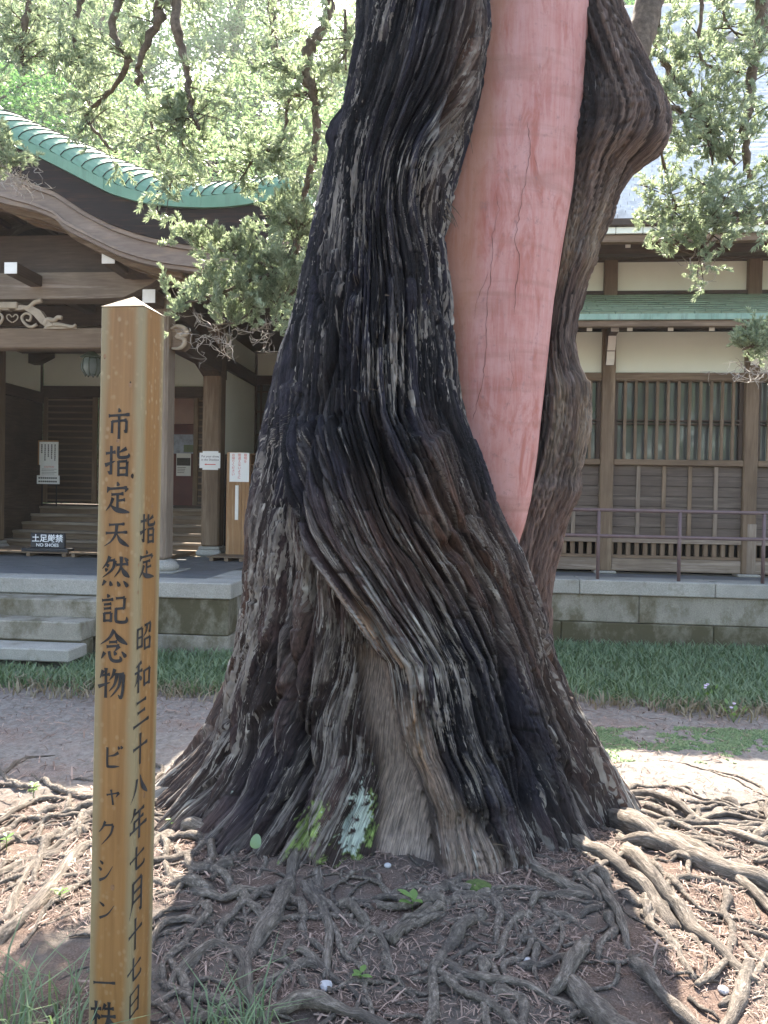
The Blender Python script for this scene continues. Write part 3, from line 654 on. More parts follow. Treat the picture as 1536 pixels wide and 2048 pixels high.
def csp(S, Z):
    tw = S + 0.10 * np.sin(Z * 1.7) + 0.05 * Z + 0.05 * (fbm(S * 4, Z * 2.2, 655, 3) - 0.5)
    p2, h2 = strips(tw, Z, 26, 621, 1.0, 1.6, jag=0.4); p3, h3 = strips(tw, Z, 70, 641, 1.0, 2.6, jag=0.5)
    A = lambda c: np.broadcast_to(np.array(c), S.shape + (3,)); L3 = lambda a, b, t: a + (b - a) * t[..., None]
    c = L3(A((0.045, 0.033, 0.029)), A((0.15, 0.108, 0.092)), sstep(0.25, 0.75, h2)); c = L3(c, A((0.28, 0.215, 0.18)), sstep(0.45, 0.85, h3) * 0.8)
    tanz = np.clip(np.exp(-((Z - zof(480, 4.3)) / 0.25) ** 2) + 0.8 * np.exp(-((Z - zof(830, 4.3)) / 0.3) ** 2), 0, 1)
    c = L3(c, L3(A((0.20, 0.13, 0.085)), A((0.47, 0.39, 0.29)), h3), tanz * sstep(0.35, 0.7, fbm(tw * 9, Z * 1.5, 661, 3)) * 0.8)
    lk = sstep(zof(950, 4.3), zof(1050, 4.3), Z); c = L3(c, L3(A((0.17, 0.105, 0.085)), A((0.30, 0.21, 0.175)), h3), lk * 0.6)
    inner = sstep(0.42, 0.60, S) * sstep(1.0, 0.9, S); black = np.clip(sstep(0.28, 0.16, S) * 0.9 * (0.4 + 0.8 * fbm(S * 9, Z * 2, 665, 2)), 0, 1) * sstep(-0.1, 0.05, S)
    bk = sstep(0.50, 0.34, S) * sstep(0.0, 0.1, S) * sstep(zof(980, 4.3), zof(900, 4.3), Z)
    c = L3(c, A((0.025, 0.022, 0.022)), np.clip(bk * 0.9, 0, 1))
    fk = noise(tw * 120, Z * 20, 671) * 0.6 + noise(tw * 45, Z * 8, 672) * 0.4
    return np.concatenate([c, (0.15 + 0.5 * h3 * tanz)[..., None]], -1)
stem('second_stem', SL, [(y, x - (4 if y < 350 else 13)) for y, x in SR], ycs, 0.85, 480, 190, dsp, csp, M['bark'], 'brown fibrous second stem with a swollen elbow beside the pink filling', 1.0)

# limbs, twigs and foliage --------------------------------------------------------------
def _limb():
    m = Mat('limb_bark'); v = m.coord('Object', (1, 1, 1)); n = m.noise(v, 30, 5, 0.7); n2 = m.noise(v, 6, 4, 0.6)
    c = m.ramp(n, [(0.3, (0.06, 0.045, 0.035)), (0.7, (0.20, 0.155, 0.115))]); m.color(m.mix(m.ramp(n2, [(0.45, 0.0), (0.7, 0.5)]), c, (0.045, 0.04, 0.035))).rough(0.85).spec(0.2).bump(n, 0.5, 0.006); return m.m
M['limb'] = _limb()
M['twig'] = plain('pale_dead_twig', (0.30, 0.27, 0.235), 0.8, 0.3, 20)
M['juniper_leaf'] = leafmat('juniper_scale_leaf', (0.20, 0.255, 0.18), (0.42, 0.465, 0.35), 0.50, 0.4, (1.08, 1.14, 0.9))
JL = Vector((TREE.x, TREE.y, 0))
def limb(pts, r0, r1, name='limb', mat=None, seg=7, n=6, knots=0.18, jit=0.35):
    q = smooth_path(pts, n); m = len(q)
    for i in range(1, m - 1): q[i] = q[i] + Vector((random.uniform(-1, 1), random.uniform(-1, 1), random.uniform(-1, 1))) * r0 * jit
    rad = [max(0.0012, (r0 + (r1 - r0) * (i / (m - 1)) ** 0.8) * (1 + random.uniform(-knots, knots * 1.6))) for i in range(m)]
    MB().tube([p - JL for p in q], rad, seg).build(name, mat or M['limb'], juniper, True, False); return q
# one tuft of scale leaves: short narrow blades round a short axis
def tuft_template(nb=50, seed=3):
    r = np.random.default_rng(seed); v = []; f = []
    for k in range(nb):
        t = (k + 0.5) / nb; base = np.array([0.10 * math.sin(5 * t), 0.10 * math.cos(4 * t), t * 0.75]); g = k * 2.4 + r.uniform(-0.4, 0.4); el = math.radians(r.uniform(15, 60) + 18 * t)
        d = np.array([math.cos(g) * math.cos(el), math.sin(g) * math.cos(el), math.sin(el)]); s = np.cross(d, r.normal(0, 1, 3)); s /= np.linalg.norm(s)
        L = r.uniform(0.22, 0.42) * (1 - 0.35 * t); w = r.uniform(0.022, 0.036)
        n = len(v); e = base + d * L + np.array([0, 0, 0.05]); mid = base + d * L * 0.55
        v += [base - s * w * 0.5, base + s * w * 0.5, mid + s * w, e, mid - s * w]; f += [(n, n + 1, n + 2, n + 4), (n + 4, n + 2, n + 3, n + 3)]
    return np.array(v), f
def foliage(points, dirs, size, label=None, nb=48, name='foliage'):
    P0 = np.array([tuple(p) for p in points]); D = np.array([tuple(d) for d in dirs]); n = len(P0)
    v0, f0 = tuft_template(nb); tri = []
    for a, b, c, d in f0:
        if c == d: tri.append((a, b, c))
        else: tri += [(a, b, c), (a, c, d)]
    v, f = instance_np(v0, np.array(tri), P0 - TOFF, basis(D), RNG.uniform(0.7, 1.3, n) * size)
    o = obj_np(name, v, f, M['juniper_leaf'], juniper); o['kind'] = 'stuff'
    if label: o['label'] = label
    return o
def sprout(path, n, reach, pts, dirs, up=0.25, per=7, twig_r=0.0048, start=0.15, drop=0.0):
    """twigs along a limb with tufts on them"""
    mb = MB()
    for _ in range(n):
        k = int((start + (1 - start) * random.random()) * (len(path) - 2)); p = path[k].lerp(path[k + 1], random.random())
        d = Vector((random.gauss(0, 1), random.gauss(0, 0.8), random.gauss(up, 0.8))).normalized(); L = reach * random.uniform(0.5, 1.25)
        bend = Vector((random.gauss(0, 0.4), random.gauss(0, 0.3), 0.45 - drop)); q = [p, p + d * L * 0.4, p + d * L * 0.8 + bend * L * 0.15, p + d * L + bend * L * 0.35]
        mb.tube([a - JL for a in smooth_path(q, 2)], [twig_r * (1 - 0.12 * i) for i in range(7)], 4)
        for j in range(per):
            t = random.uniform(0.25, 1.0); i = min(2, int(t * 3)); a = q[i].lerp(q[i + 1], t * 3 - i)
            pts.append(a + Vector((random.gauss(0, 1), random.gauss(0, 1), random.gauss(0, 1))) * L * 0.16); dirs.append(d * 0.6 + bend * 0.8 + Vector((random.gauss(0, 0.5), random.gauss(0, 0.5), random.gauss(0.2, 0.5))))
    mb.build('twig', M['limb'], juniper, False, False)['kind'] = 'stuff'
def px_path(pts): return [P(x, y, d) for x, y, d in pts]
def dead_twigs(px, py, dep, n, spread, L0):
    for _ in range(n):
        p = P(px + random.gauss(0, spread), py + random.gauss(0, spread * 0.4), dep + random.gauss(0, 0.1)); q = [p]; d = Vector((random.gauss(0.1, 0.6), random.gauss(0, 0.4), -0.5 + random.gauss(0, 0.3))).normalized()
        for k in range(5): d = (d + Vector((random.gauss(0, 0.6), random.gauss(0, 0.5), random.gauss(0.12, 0.5)))).normalized(); q.append(q[-1] + d * L0 * random.uniform(0.5, 1.1))
        mb = MB().tube([a - JL for a in smooth_path(q, 2)], [0.0026 * (1 - 0.07 * i) for i in range(11)], 4)
        for _ in range(3):
            i = random.randint(1, 4); e = q[i] + Vector((random.gauss(0, 1), random.gauss(0, 1), random.gauss(0, 1))) * L0 * 0.9; mid = q[i].lerp(e, 0.5) + Vector((random.gauss(0, 1), 0, random.gauss(0, 1))) * L0 * 0.25
            mb.tube([a - JL for a in (q[i], mid, e)], [0.002, 0.0017, 0.001], 4)
        mb.build('dead_twig', M['twig'], juniper, False, False)

# -- boughs hanging on the left: they leave the trunk above the picture
a_pts, a_dir = [], []
TL = [([(900, -420, 4.10), (640, -330, 4.10), (420, -200, 4.40), (330, -60, 4.50), (318, 40, 4.50), (282, 110, 4.50), (278, 170, 4.55)], 0.055, 0.010),
      ([(330, -60, 4.50), (255, -20, 4.60), (225, 40, 4.60), (240, 95, 4.60), (258, 118, 4.60), (230, 170, 4.65), (185, 215, 4.70), (172, 235, 4.70), (190, 265, 4.70), (232, 305, 4.75)], 0.022, 0.006),
      ([(345, -80, 4.50), (352, 40, 4.40), (368, 120, 4.40), (382, 195, 4.40), (385, 235, 4.40), (400, 260, 4.40)], 0.028, 0.007),
      ([(278, 150, 4.55), (295, 190, 4.55), (308, 270, 4.60), (340, 345, 4.60), (352, 362, 4.60)], 0.012, 0.006),
      ([(385, 225, 4.40), (365, 250, 4.40), (360, 290, 4.45)], 0.006, 0.003),
      ([(180, -60, 4.90), (160, 10, 4.90), (150, 60, 4.90), (155, 110, 4.90), (195, 145, 4.90)], 0.018, 0.006),
      ([(180, 60, 4.90), (172, 120, 4.90), (176, 190, 4.90), (190, 260, 4.90)], 0.006, 0.003),
      ([(60, -60, 4.80), (55, 30, 4.80), (40, 90, 4.80), (48, 150, 4.80)], 0.025, 0.006),
      ([(-60, 60, 5.00), (20, 55, 5.00), (80, 40, 5.00)], 0.012, 0.005),
      ([(530, -80, 5.10), (545, 35, 5.10), (548, 90, 5.10), (570, 130, 5.10), (612, 165, 5.10), (630, 185, 5.10)], 0.022, 0.016),
      ([(660, -80, 5.10), (655, 30, 5.10), (622, 85, 5.10), (615, 140, 5.10), (628, 200, 5.10), (634, 270, 5.10), (622, 340, 5.10), (606, 400, 5.10), (600, 470, 5.10), (590, 520, 5.10)], 0.034, 0.012),
      ([(615, 185, 5.10), (580, 195, 5.10), (572, 240, 5.10), (560, 285, 5.10), (515, 310, 5.10), (490, 340, 5.10)], 0.013, 0.005),
      ([(560, 290, 5.10), (530, 300, 5.10), (500, 330, 5.10), (480, 360, 5.10)], 0.006, 0.003),
      ([(690, 20, 4.90), (690, 80, 4.90), (692, 140, 4.90)], 0.010, 0.005)]
for t, r0, r1 in TL:
    q = limb(px_path(t), r0 * 1.15, r1 * 1.3); sprout(q, 13, 0.22, a_pts, a_dir, -0.1, 6, drop=0.6, start=0.3)
def cloud(poly_fn, n, dep, pts, dirs, sd=0.3):
    k = 0
    while k < n:
        x, y, keep = poly_fn()
        if keep: pts.append(P(x, y, dep + random.gauss(0, sd))); dirs.append(Vector((random.gauss(0, 0.6), random.gauss(0, 0.6), random.gauss(-0.15, 0.6)))); k += 1
def top_left():
    x, y = random.uniform(-40, 690), random.uniform(-140, 380); lim = 230 + 90 * math.sin(x / 75) + (x - 300) * 0.05
    return x, y, (y < lim - random.uniform(0, 130)) and float(noise(x / 75, y / 75, 811)) > 0.44
cloud(top_left, 300, 4.8, a_pts, a_dir)
def right_of():
    x, y = random.uniform(520, 690), random.uniform(120, 560); return x, y, x < 700 - y * 0.13 and float(noise(x / 60, y / 60, 815)) > 0.46
cloud(right_of, 100, 5.1, a_pts, a_dir)
foliage(a_pts, a_dir, 0.105, 'grey green hanging sprays on the drooping boughs beside the trunk')
# -- the bright spray in front of the porch roof
b_pts, b_dir = [], []
for t, r0, r1 in [([(640, 420, 5.20), (600, 470, 5.10), (560, 540, 5.00), (505, 560, 4.90), (455, 580, 4.90), (400, 600, 4.90), (345, 612, 4.90)], 0.022, 0.006), ([(560, 540, 5.00), (500, 520, 4.90), (440, 500, 4.90), (380, 490, 4.90)], 0.010, 0.004),
                  ([(560, 545, 5.00), (530, 590, 5.00), (480, 640, 4.90), (430, 650, 4.90)], 0.010, 0.004), ([(600, 470, 5.10), (570, 440, 5.10), (520, 430, 5.10)], 0.009, 0.004), ([(590, 500, 5.10), (575, 580, 5.00), (545, 640, 5.00)], 0.008, 0.004)]:
    q = limb(px_path(t), r0, r1); sprout(q, 21, 0.14, b_pts, b_dir, 0.5, 7, 0.0028)
def spray():
    x, y = random.uniform(325, 620), random.uniform(395, 690); top = 485 - 0.3 * (x - 380) + 40 * math.sin(x / 33); bot = 645 + 25 * math.sin(x / 40)
    return x, y, top < y < bot and float(noise(x / 42, y / 42, 821)) > 0.42
cloud(spray, 270, 4.95, b_pts, b_dir, 0.16)
for i in range(len(b_dir)): b_dir[i] = b_dir[i] + Vector((-0.2, -0.3, 0.7))
foliage(b_pts, b_dir, 0.09, 'sunlit pale green spray of scale leaves reaching in front of the porch roof', 62)
dead_twigs(430, 668, 4.9, 26, 45, 0.045); dead_twigs(520, 660, 5.0, 12, 30, 0.04)
# -- the spray at the left margin
c_pts, c_dir = [], []
q = limb(px_path([(-160, 250, 4.6), (-60, 290, 4.5), (10, 320, 4.4), (40, 325, 4.4)]), 0.016, 0.005); sprout(q, 22, 0.13, c_pts, c_dir, 0.4, 7, 0.003, 0.3)
foliage(c_pts, c_dir, 0.085, 'small pale spray with bare twigs hanging before the copper roof edge', 50); dead_twigs(25, 350, 4.4, 22, 24, 0.045)
# -- boughs on the right
d_pts, d_dir = [], []
limb(px_path([(1262, 120, 4.5), (1285, 60, 4.55), (1300, 0, 4.6), (1330, -120, 4.7)]), 0.085, 0.08, 'limb', M['limb'], 14, 6, 0.03, 0.06)
TRt = [([(1330, -120, 4.7), (1420, -150, 4.9), (1500, -60, 5.0), (1522, 60, 5.0), (1505, 130, 5.0), (1495, 210, 5.0), (1490, 290, 5.05), (1500, 360, 5.1)], 0.04, 0.016), ([(1330, -120, 4.7), (1312, 50, 4.9), (1320, 110, 5.0), (1345, 150, 5.0), (1375, 180, 5.0), (1400, 225, 5.0), (1440, 255, 5.0)], 0.026, 0.008),
       ([(1400, -80, 5.0), (1402, 30, 5.0), (1396, 90, 5.0), (1412, 130, 5.0), (1460, 145, 5.0), (1490, 140, 5.0)], 0.012, 0.006), ([(1322, 205, 4.6), (1360, 220, 4.7), (1375, 250, 4.8)], 0.012, 0.006), ([(1445, -40, 5.2), (1450, 40, 5.2), (1475, 70, 5.2)], 0.009, 0.005),
       ([(1620, 400, 4.9), (1536, 410, 4.9), (1490, 425, 4.9), (1430, 440, 4.9), (1380, 470, 4.9), (1345, 490, 4.9)], 0.02, 0.006), ([(1500, 425, 4.9), (1470, 400, 4.9), (1430, 390, 4.9), (1400, 360, 4.9)], 0.01, 0.004), ([(1440, 440, 4.9), (1420, 480, 4.9), (1380, 520, 4.9)], 0.008, 0.004),
       ([(1322, 300, 4.7), (1340, 380, 4.9), (1350, 420, 4.9), (1290, 440, 4.9)], 0.007, 0.004), ([(1410, 180, 5.0), (1415, 260, 5.0), (1425, 330, 5.0)], 0.010, 0.005), ([(1400, 230, 5.0), (1440, 290, 5.0), (1470, 330, 5.0)], 0.010, 0.005)]
for t, r0, r1 in TRt:
    q = limb(px_path(t), r0 * 1.15, r1 * 1.3); sprout(q, 15, 0.2, d_pts, d_dir, 0.0, 6, drop=0.4, start=0.25)
def right_top():
    x, y = random.uniform(1290, 1600), random.uniform(-140, 330); return x, y, x > 1300 + max(0, y - 60) * 0.10 and float(noise(x / 62, y / 62, 831)) > 0.47
cloud(right_top, 250, 5.1, d_pts, d_dir)
def right_mid():
    x, y = random.uniform(1270, 1600), random.uniform(370, 520); return x, y, y > 420 - (x - 1270) * 0.22 and y < 470 + 45 * math.sin(x / 40) and float(noise(x / 40, y / 40, 833)) > 0.42
cloud(right_mid, 120, 4.95, d_pts, d_dir, 0.2)
foliage(d_pts, d_dir, 0.10, 'grey green sprays hanging before the tiled roof beside the second stem')
e_pts, e_dir = [], []
q = limb(px_path([(1640, 640, 4.3), (1560, 670, 4.3), (1510, 690, 4.3), (1485, 700, 4.3)]), 0.012, 0.004); sprout(q, 24, 0.10, e_pts, e_dir, 0.3, 7, 0.0028, 0.3)
foliage(e_pts, e_dir, 0.08, 'pale spray with dead twigs hanging before the latticed windows', 50); dead_twigs(1515, 745, 4.3, 16, 22, 0.045); dead_twigs(1400, 525, 4.9, 5, 20, 0.05)
# -- the crown above the picture, whose shade falls on the ground
f_pts, f_dir = [], []
def crown():
    n = 0
    for _ in range(26):
        g = random.uniform(0, 2 * math.pi); r = random.uniform(0.4, 3.2); p0 = Vector((TREE.x + 0.2, TREE.y, 5.2)); e = Vector((TREE.x + r * math.cos(g), TREE.y + r * math.sin(g) * 0.7 - 1.1, random.uniform(6.2, 9.5)))
        q = limb([p0, p0.lerp(e, 0.4) + Vector((random.gauss(0, 0.2), random.gauss(0, 0.2), -0.2)), p0.lerp(e, 0.75), e], 0.05, 0.012, 'limb', None, 6, 4)
        for _ in range(42): f_pts.append(e + Vector((random.gauss(0, 0.42), random.gauss(0, 0.42), random.gauss(0, 0.3)))); f_dir.append(Vector((random.gauss(0, 0.6), random.gauss(0, 0.6), random.gauss(0.4, 0.5))))
crown()
foliage(f_pts, f_dir, 0.2, 'high crown of dense scale leaves', 30, 'crown')
# frayed strips of bark
def fray(px, py, L, ang, dep=3.62, w=0.004):
    s, z = tr_s(px, py); c, a, bf = tr_ab(z); y = YC - bf * math.sin(math.pi * s) - 0.03; p = P(px, py, y); d = Vector((math.cos(ang), -0.25, math.sin(ang)))
    sd = Vector((-math.sin(ang), 0, math.cos(ang))) * w; vs = []
    for i in range(5): t = i / 4; q = p + d * L * t + Vector((0, -0.05 * L * t * t, -0.3 * L * t * t)); vs += [q - sd * (1 - 0.85 * t), q + sd * (1 - 0.85 * t)]
    obj_py('bark_strip', [v - JL for v in vs], [(2 * i, 2 * i + 1, 2 * i + 3, 2 * i + 2) for i in range(4)], M['limb'], juniper)
for _ in range(16): fray(random.uniform(905, 950), random.uniform(60, 300), random.uniform(0.05, 0.16), math.radians(random.uniform(-110, -60)))
for _ in range(12): fray(random.uniform(880, 905), random.uniform(395, 440), random.uniform(0.04, 0.10), math.radians(random.uniform(-75, -30)))
for px, py, L, a in ((700, 778, 0.05, -10), (735, 778, 0.05, 5), (800, 1080, 0.05, 60), (690, 1255, 0.06, 100), (760, 800, 0.03, 0), (980, 1690, 0.08, 20), (985, 1670, 0.09, -150), (770, 590, 0.03, 0), (600, 850, 0.08, 100)): fray(px, py, L, math.radians(a))

# ------------------------------------------------------------------ roots
def _rootm():
    m = Mat('grey_root_bark'); v = m.coord('Object', (1, 1, 1)); uvm = m.node('ShaderNodeUVMap'); mpp = m.node('ShaderNodeMapping'); mpp.inputs['Scale'].default_value = (5.0, 1.9, 1); m.l.new(uvm.outputs[0], mpp.inputs[0]); n = m.noise(mpp.outputs[0], 2.2, 6, 0.75, 0.4); n2 = m.noise(v, 3.5, 4, 0.6); n3 = m.noise(v, 60, 3, 0.7)
    c = m.ramp(n, [(0.32, (0.045, 0.037, 0.031)), (0.52, (0.16, 0.135, 0.112)), (0.74, (0.42, 0.365, 0.31))]); c = m.mix(m.ramp(n2, [(0.45, 0.0), (0.7, 0.7)]), c, (0.05, 0.043, 0.04))
    m.color(c).rough(0.85).spec(0.25).bump(m.mix(0.35, n, n3), 1.0, 0.02); return m.m
M['root'] = _rootm()
def root(xy, r0, r1, lift=0.35, seg=8):
    """a surface root along ground points; lift = how far its axis rides above the soil, in radii"""
    q = smooth_path([Vector((x, y, 0)) for x, y in xy], 7); n = len(q); ph = random.uniform(0, 9); vs = []; 
    sd = int(random.random() * 1e6); pts = []; rad = []
    for i, p in enumerate(q):
        t = i / (n - 1); r = (r0 + (r1 - r0) * t) * (0.72 + 0.55 * float(noise(i * 0.30, ph, sd % 991)) + 0.22 * float(noise(i * 0.9, ph, sd % 773)))
        off = 0.6 * r0 * (float(noise(i * 0.28, ph + 3, 5)) - 0.5); off2 = 0.6 * r0 * (float(noise(i * 0.28, ph + 9, 6)) - 0.5)
        z = g1(p.x, p.y) + r * (lift + 2.4 * (float(noise(i * 0.20, ph + 5, 8)) - 0.45))
        if t < 0.06: z -= r * 0.6
        if t > 0.88: z -= r1 * 8 * (t - 0.88)
        pts.append(Vector((p.x + off, p.y + off2, z)) - JL); rad.append(r)
    mb = MB(); mb.tube(pts, rad, seg)
    v = np.array(mb.v); k = np.arange(len(v)); ctr = np.repeat(np.array([tuple(p) for p in pts]), seg, axis=0)
    kk = 0.70 + 0.45 * noise((k % seg) * 0.9 + ph, (k // seg) * 0.16, sd % 887) + 0.22 * noise((k % seg) * 1.7 + ph, (k // seg) * 0.6, sd % 661) ; kk = kk * np.where((k % seg) % 3 == 0, 1.06, 0.97)
    mb.v = [tuple(a) for a in (ctr + (v - ctr) * kk[:, None])]
    me = mb.build('root', M['root'], juniper, True, True); uvl = me.data.uv_layers.new(name='UVMap'); vi = np.empty(len(me.data.loops), np.int32); me.data.loops.foreach_get('vertex_index', vi)
    uvl.data.foreach_set('uv', np.stack([(vi % seg) / seg * r0 * 40 + ph, (vi // seg) * 0.16], 1).astype(np.float32).ravel()); return me
def wander(x, y, ang, L, wig=0.5, step=0.13, pull=0.0):
    out = [(x, y)]; a = ang
    for _ in range(max(2, int(L / step))):
        a += random.gauss(0, wig) + pull * (ang - a); x += math.cos(a) * step; y += math.sin(a) * step; out.append((x, y))
    return out
def gpx(pts): return [tuple(PG(x, y, 0.03))[:2] for x, y in pts]
big = [([(470, 1690), (420, 1700), (330, 1640), (250, 1590)], .03, .015), ([(300, 1745), (180, 1690), (80, 1800), (-40, 1900)][::1], .045, .05), ([(560, 1790), (470, 1800), (390, 1780), (340, 1735)], .03, .024), ([(210, 1630), (120, 1690), (40, 1720), (-60, 1770)], .035, .03),
       ([(570, 1760), (545, 1850), (490, 1920), (500, 1990)], .045, .03), ([(610, 1770), (660, 1850), (650, 1950)], .035, .025), ([(640, 1800), (700, 1850), (760, 1880), (790, 1950)], .022, .012), ([(1230, 1680), (1350, 1710), (1470, 1745), (1600, 1770)], .055, .04),
       ([(1240, 1640), (1380, 1690), (1480, 1760), (1580, 1850)], .05, .035), ([(1250, 1720), (1330, 1800), (1390, 1860), (1500, 1960)], .05, .03), ([(1160, 1770), (1240, 1730), (1290, 1700)], .022, .014), ([(1180, 1760), (1230, 1830), (1260, 1900)], .035, .025),
       ([(780, 1890), (840, 1840), (930, 1810), (1050, 1800)], .028, .012), ([(880, 1860), (960, 1850), (1050, 1870)], .022, .018), ([(1000, 1820), (1040, 1870), (1030, 1890)], .02, .018), ([(850, 1910), (950, 1960), (1070, 1985), (1150, 2010)], .035, .03),
       ([(1180, 1870), (1130, 1960), (1100, 1990)], .04, .03), ([(1140, 1960), (1230, 2060), (1330, 2130)], .055, .045), ([(1260, 1920), (1330, 2000), (1420, 2080)], .035, .028), ([(600, 1900), (680, 1960), (740, 2000)], .026, .014), ([(520, 2010), (640, 2010), (780, 2040), (900, 2060)], .032, .026),
       ([(1500, 1920), (1480, 1990), (1430, 2080)], .035, .03), ([(1540, 1900), (1500, 1960), (1440, 2000)], .03, .02), ([(1180, 1800), (1090, 1800), (1060, 1820)], .03, .02), ([(1030, 1930), (1090, 1930), (1180, 1900)], .03, .02), ([(330, 1960), (420, 1890), (480, 1900), (500, 1990), (540, 2040)], .035, .025),
       ([(300, 1990), (400, 1950), (470, 1960)], .02, .015), ([(430, 1840), (330, 1850), (300, 1900)], .025, .015), ([(10, 1830), (60, 1730), (150, 1660), (230, 1640)], .03, .025), ([(-20, 1700), (80, 1640), (170, 1630), (240, 1600)], .028, .018), ([(-20, 1650), (70, 1600), (130, 1600)], .03, .02),
       ([(0, 1545), (50, 1510), (110, 1500)], .03, .012), ([(1230, 1590), (1320, 1600), (1420, 1640), (1540, 1660)], .03, .028), ([(1260, 1620), (1360, 1640), (1450, 1620), (1560, 1640)], .028, .02), ([(1300, 1650), (1400, 1650), (1536, 1690)], .03, .03), ([(1320, 1780), (1300, 1850), (1350, 1900), (1390, 1960)], .03, .02)]
for p, r0, r1 in (([(470, 1590), (390, 1590), (315, 1592), (262, 1640)], .12, .035), ([(520, 1690), (430, 1680), (350, 1665), (300, 1700)], .11, .03), ([(1130, 1600), (1230, 1650), (1330, 1700), (1460, 1745), (1600, 1780)], .15, .05), ([(1110, 1680), (1200, 1730), (1290, 1790), (1350, 1850)], .12, .035),
                  ([(590, 1700), (575, 1770), (550, 1830), (505, 1900)], .10, .035), ([(1010, 1690), (1100, 1770), (1190, 1800)], .10, .03), ([(640, 1700), (640, 1780), (670, 1830)], .08, .03)):
    root(gpx(p), r0 * 0.36, r1 * 0.6, 0.05, 12)                                  # root flares running out of the foot
for p, r0, r1 in big: root(gpx(p), r0 * 0.60, r1 * 0.55, 0.45, 10)
for i in range(210):                                                 # the network round the foot
    g = random.uniform(-math.pi * 1.05, 0.12); rr = random.uniform(0.75, 2.1) if i % 3 else random.uniform(0.7, 1.0)
    if -2.3 < g < -0.8: rr = max(rr, random.uniform(1.02, 1.35))
    x = TREE.x + math.cos(g) * rr * 1.25; y = TREE.y + math.sin(g) * rr * 0.95
    r = random.uniform(0.005, 0.021) * (1.1 if rr < 1.3 else 0.9)
    root(wander(x, y, g + random.gauss(0, 0.75), random.uniform(0.25, 1.0), 0.42, 0.10, 0.1), r, r * random.uniform(0.35, 0.75), random.uniform(0.1, 0.6))
for i in range(46):                                                  # sunlit mats of roots beyond the trunk on either side
    s = -1 if i % 5 < 2 else 1
    x = TREE.x + s * random.uniform(1.15, 2.9); y = random.uniform(3.0, 4.55)
    r = random.uniform(0.010, 0.026); root(wander(x, y, (0 if s > 0 else math.pi) + random.gauss(-0.25 * s, 0.5), random.uniform(0.3, 0.9), 0.35, 0.10, 0.1), r, r * 0.6, random.uniform(0.1, 0.5))
for i in range(110):                                                 # rootlets
    g = random.uniform(-math.pi, 0.0); rr = random.uniform(0.9, 1.9); x = TREE.x + math.cos(g) * rr * 1.1; y = TREE.y + math.sin(g) * rr * 0.95
    root(wander(x, y, random.uniform(0, 6.3), random.uniform(0.15, 0.5), 0.6, 0.06), random.uniform(.005, .011), 0.003, 0.9, 5)
# ------------------------------------------------------------------ terrace and steps (temple axes: u to the right, w away, z up)
ZT = 0.75                                  # terrace level
WR, WL = 9.30, 7.79                        # front edges: right wing, porch platform
UC = -2.33                                 # right corner of the porch platform
terr = temple('stone_terrace', 'granite terrace with capping stones carrying the temple hall and porch', 'terrace')
def course(name, mat, u0, u1, w0, w1, z0, z1, cuts, gap=0.006):
    e = [u0] + [c for c in cuts if u0 < c < u1] + [u1]
    for a, b in zip(e[:-1], e[1:]): bx(name, terr, mat, a + gap / 2, b - gap / 2, w0 + random.uniform(0, 0.004), w1, z0, z1, 0.01)
course('cap_stone', M['granite'], UC, 8.0, WR - 0.02, WR + 0.45, ZT - 0.17, ZT, [-1.1, 0.1, 1.45, 3.0, 4.45, 5.9])
course('wall_stone', M['granite_mid'], UC, 8.0, WR + 0.02, WR + 0.4, ZT - 0.50, ZT - 0.174, [-1.6, -.3, 0.5, 2.15, 3.9, 5.3])
course('wall_stone', M['granite_moss'], UC, 8.0, WR + 0.01, WR + 0.4, -0.15, ZT - 0.506, [-1.0, .2, 1.25, 3.0, 4.75, 6.1])
# porch platform: caps along the front and the right side
course('cap_stone', M['granite'], -9.5, UC, WL, WL + 0.42, ZT - 0.165, ZT, [-7.8, -6.4, -4.9, -3.62])
for a, b in ((WL + 0.426, 8.6), (8.606, WR - 0.03)): bx('cap_stone', terr, M['granite'], UC - 0.42, UC, a, b, ZT - 0.165, ZT, 0.01)
course('wall_stone', M['granite_moss'], -3.60, UC - 0.03, WL + 0.03, WL + 0.35, 0.2, ZT - 0.17, [])
course('wall_stone', M['granite_mid'], -3.60, UC - 0.025, WL + 0.025, WL + 0.35, -0.15, 0.194, [])
for a, b in ((WL + 0.36, 8.7), (8.706, WR - 0.03)):
    bx('wall_stone', terr, M['granite_mid'], UC - 0.35, UC - 0.03, a, b, -0.15, ZT - 0.17, 0.01)
bx('wall_stone', terr, M['granite_mid'], -9.5, -3.606, WL + 0.03, WL + 0.35, -0.15, ZT - 0.17, 0.01)
for k, (z, w0, u1) in enumerate(((0.575, 7.47, -3.61), (0.40, 7.16, -3.63), (0.20, 6.83, -3.58))):
    for a, b in ((-9.4, -6.9), (-6.894, -5.2), (-5.194, u1)):
        bx('step', terr, M['granite'] if k == 2 else M['granite_mid'], a, b, w0, w0 + 0.36 if k else WL - 0.004, z - (0.185 if k < 2 else 0.12), z, 0.012)
        if k < 2: bx('riser', terr, M['granite_moss'], a + 0.02, b - 0.02, w0 + 0.03, w0 + 0.30, z - 0.40, z - 0.188, 0.01)
bx('floor_bed', terr, M['granite_mid'], -9.5, UC - 0.43, WL + 0.43, 14.5, ZT - 0.2, ZT - 0.02)
bx('floor_bed', terr, M['granite_mid'], UC - 0.42, 8.0, WR + 0.46, 14.5, ZT - 0.2, ZT - 0.02)
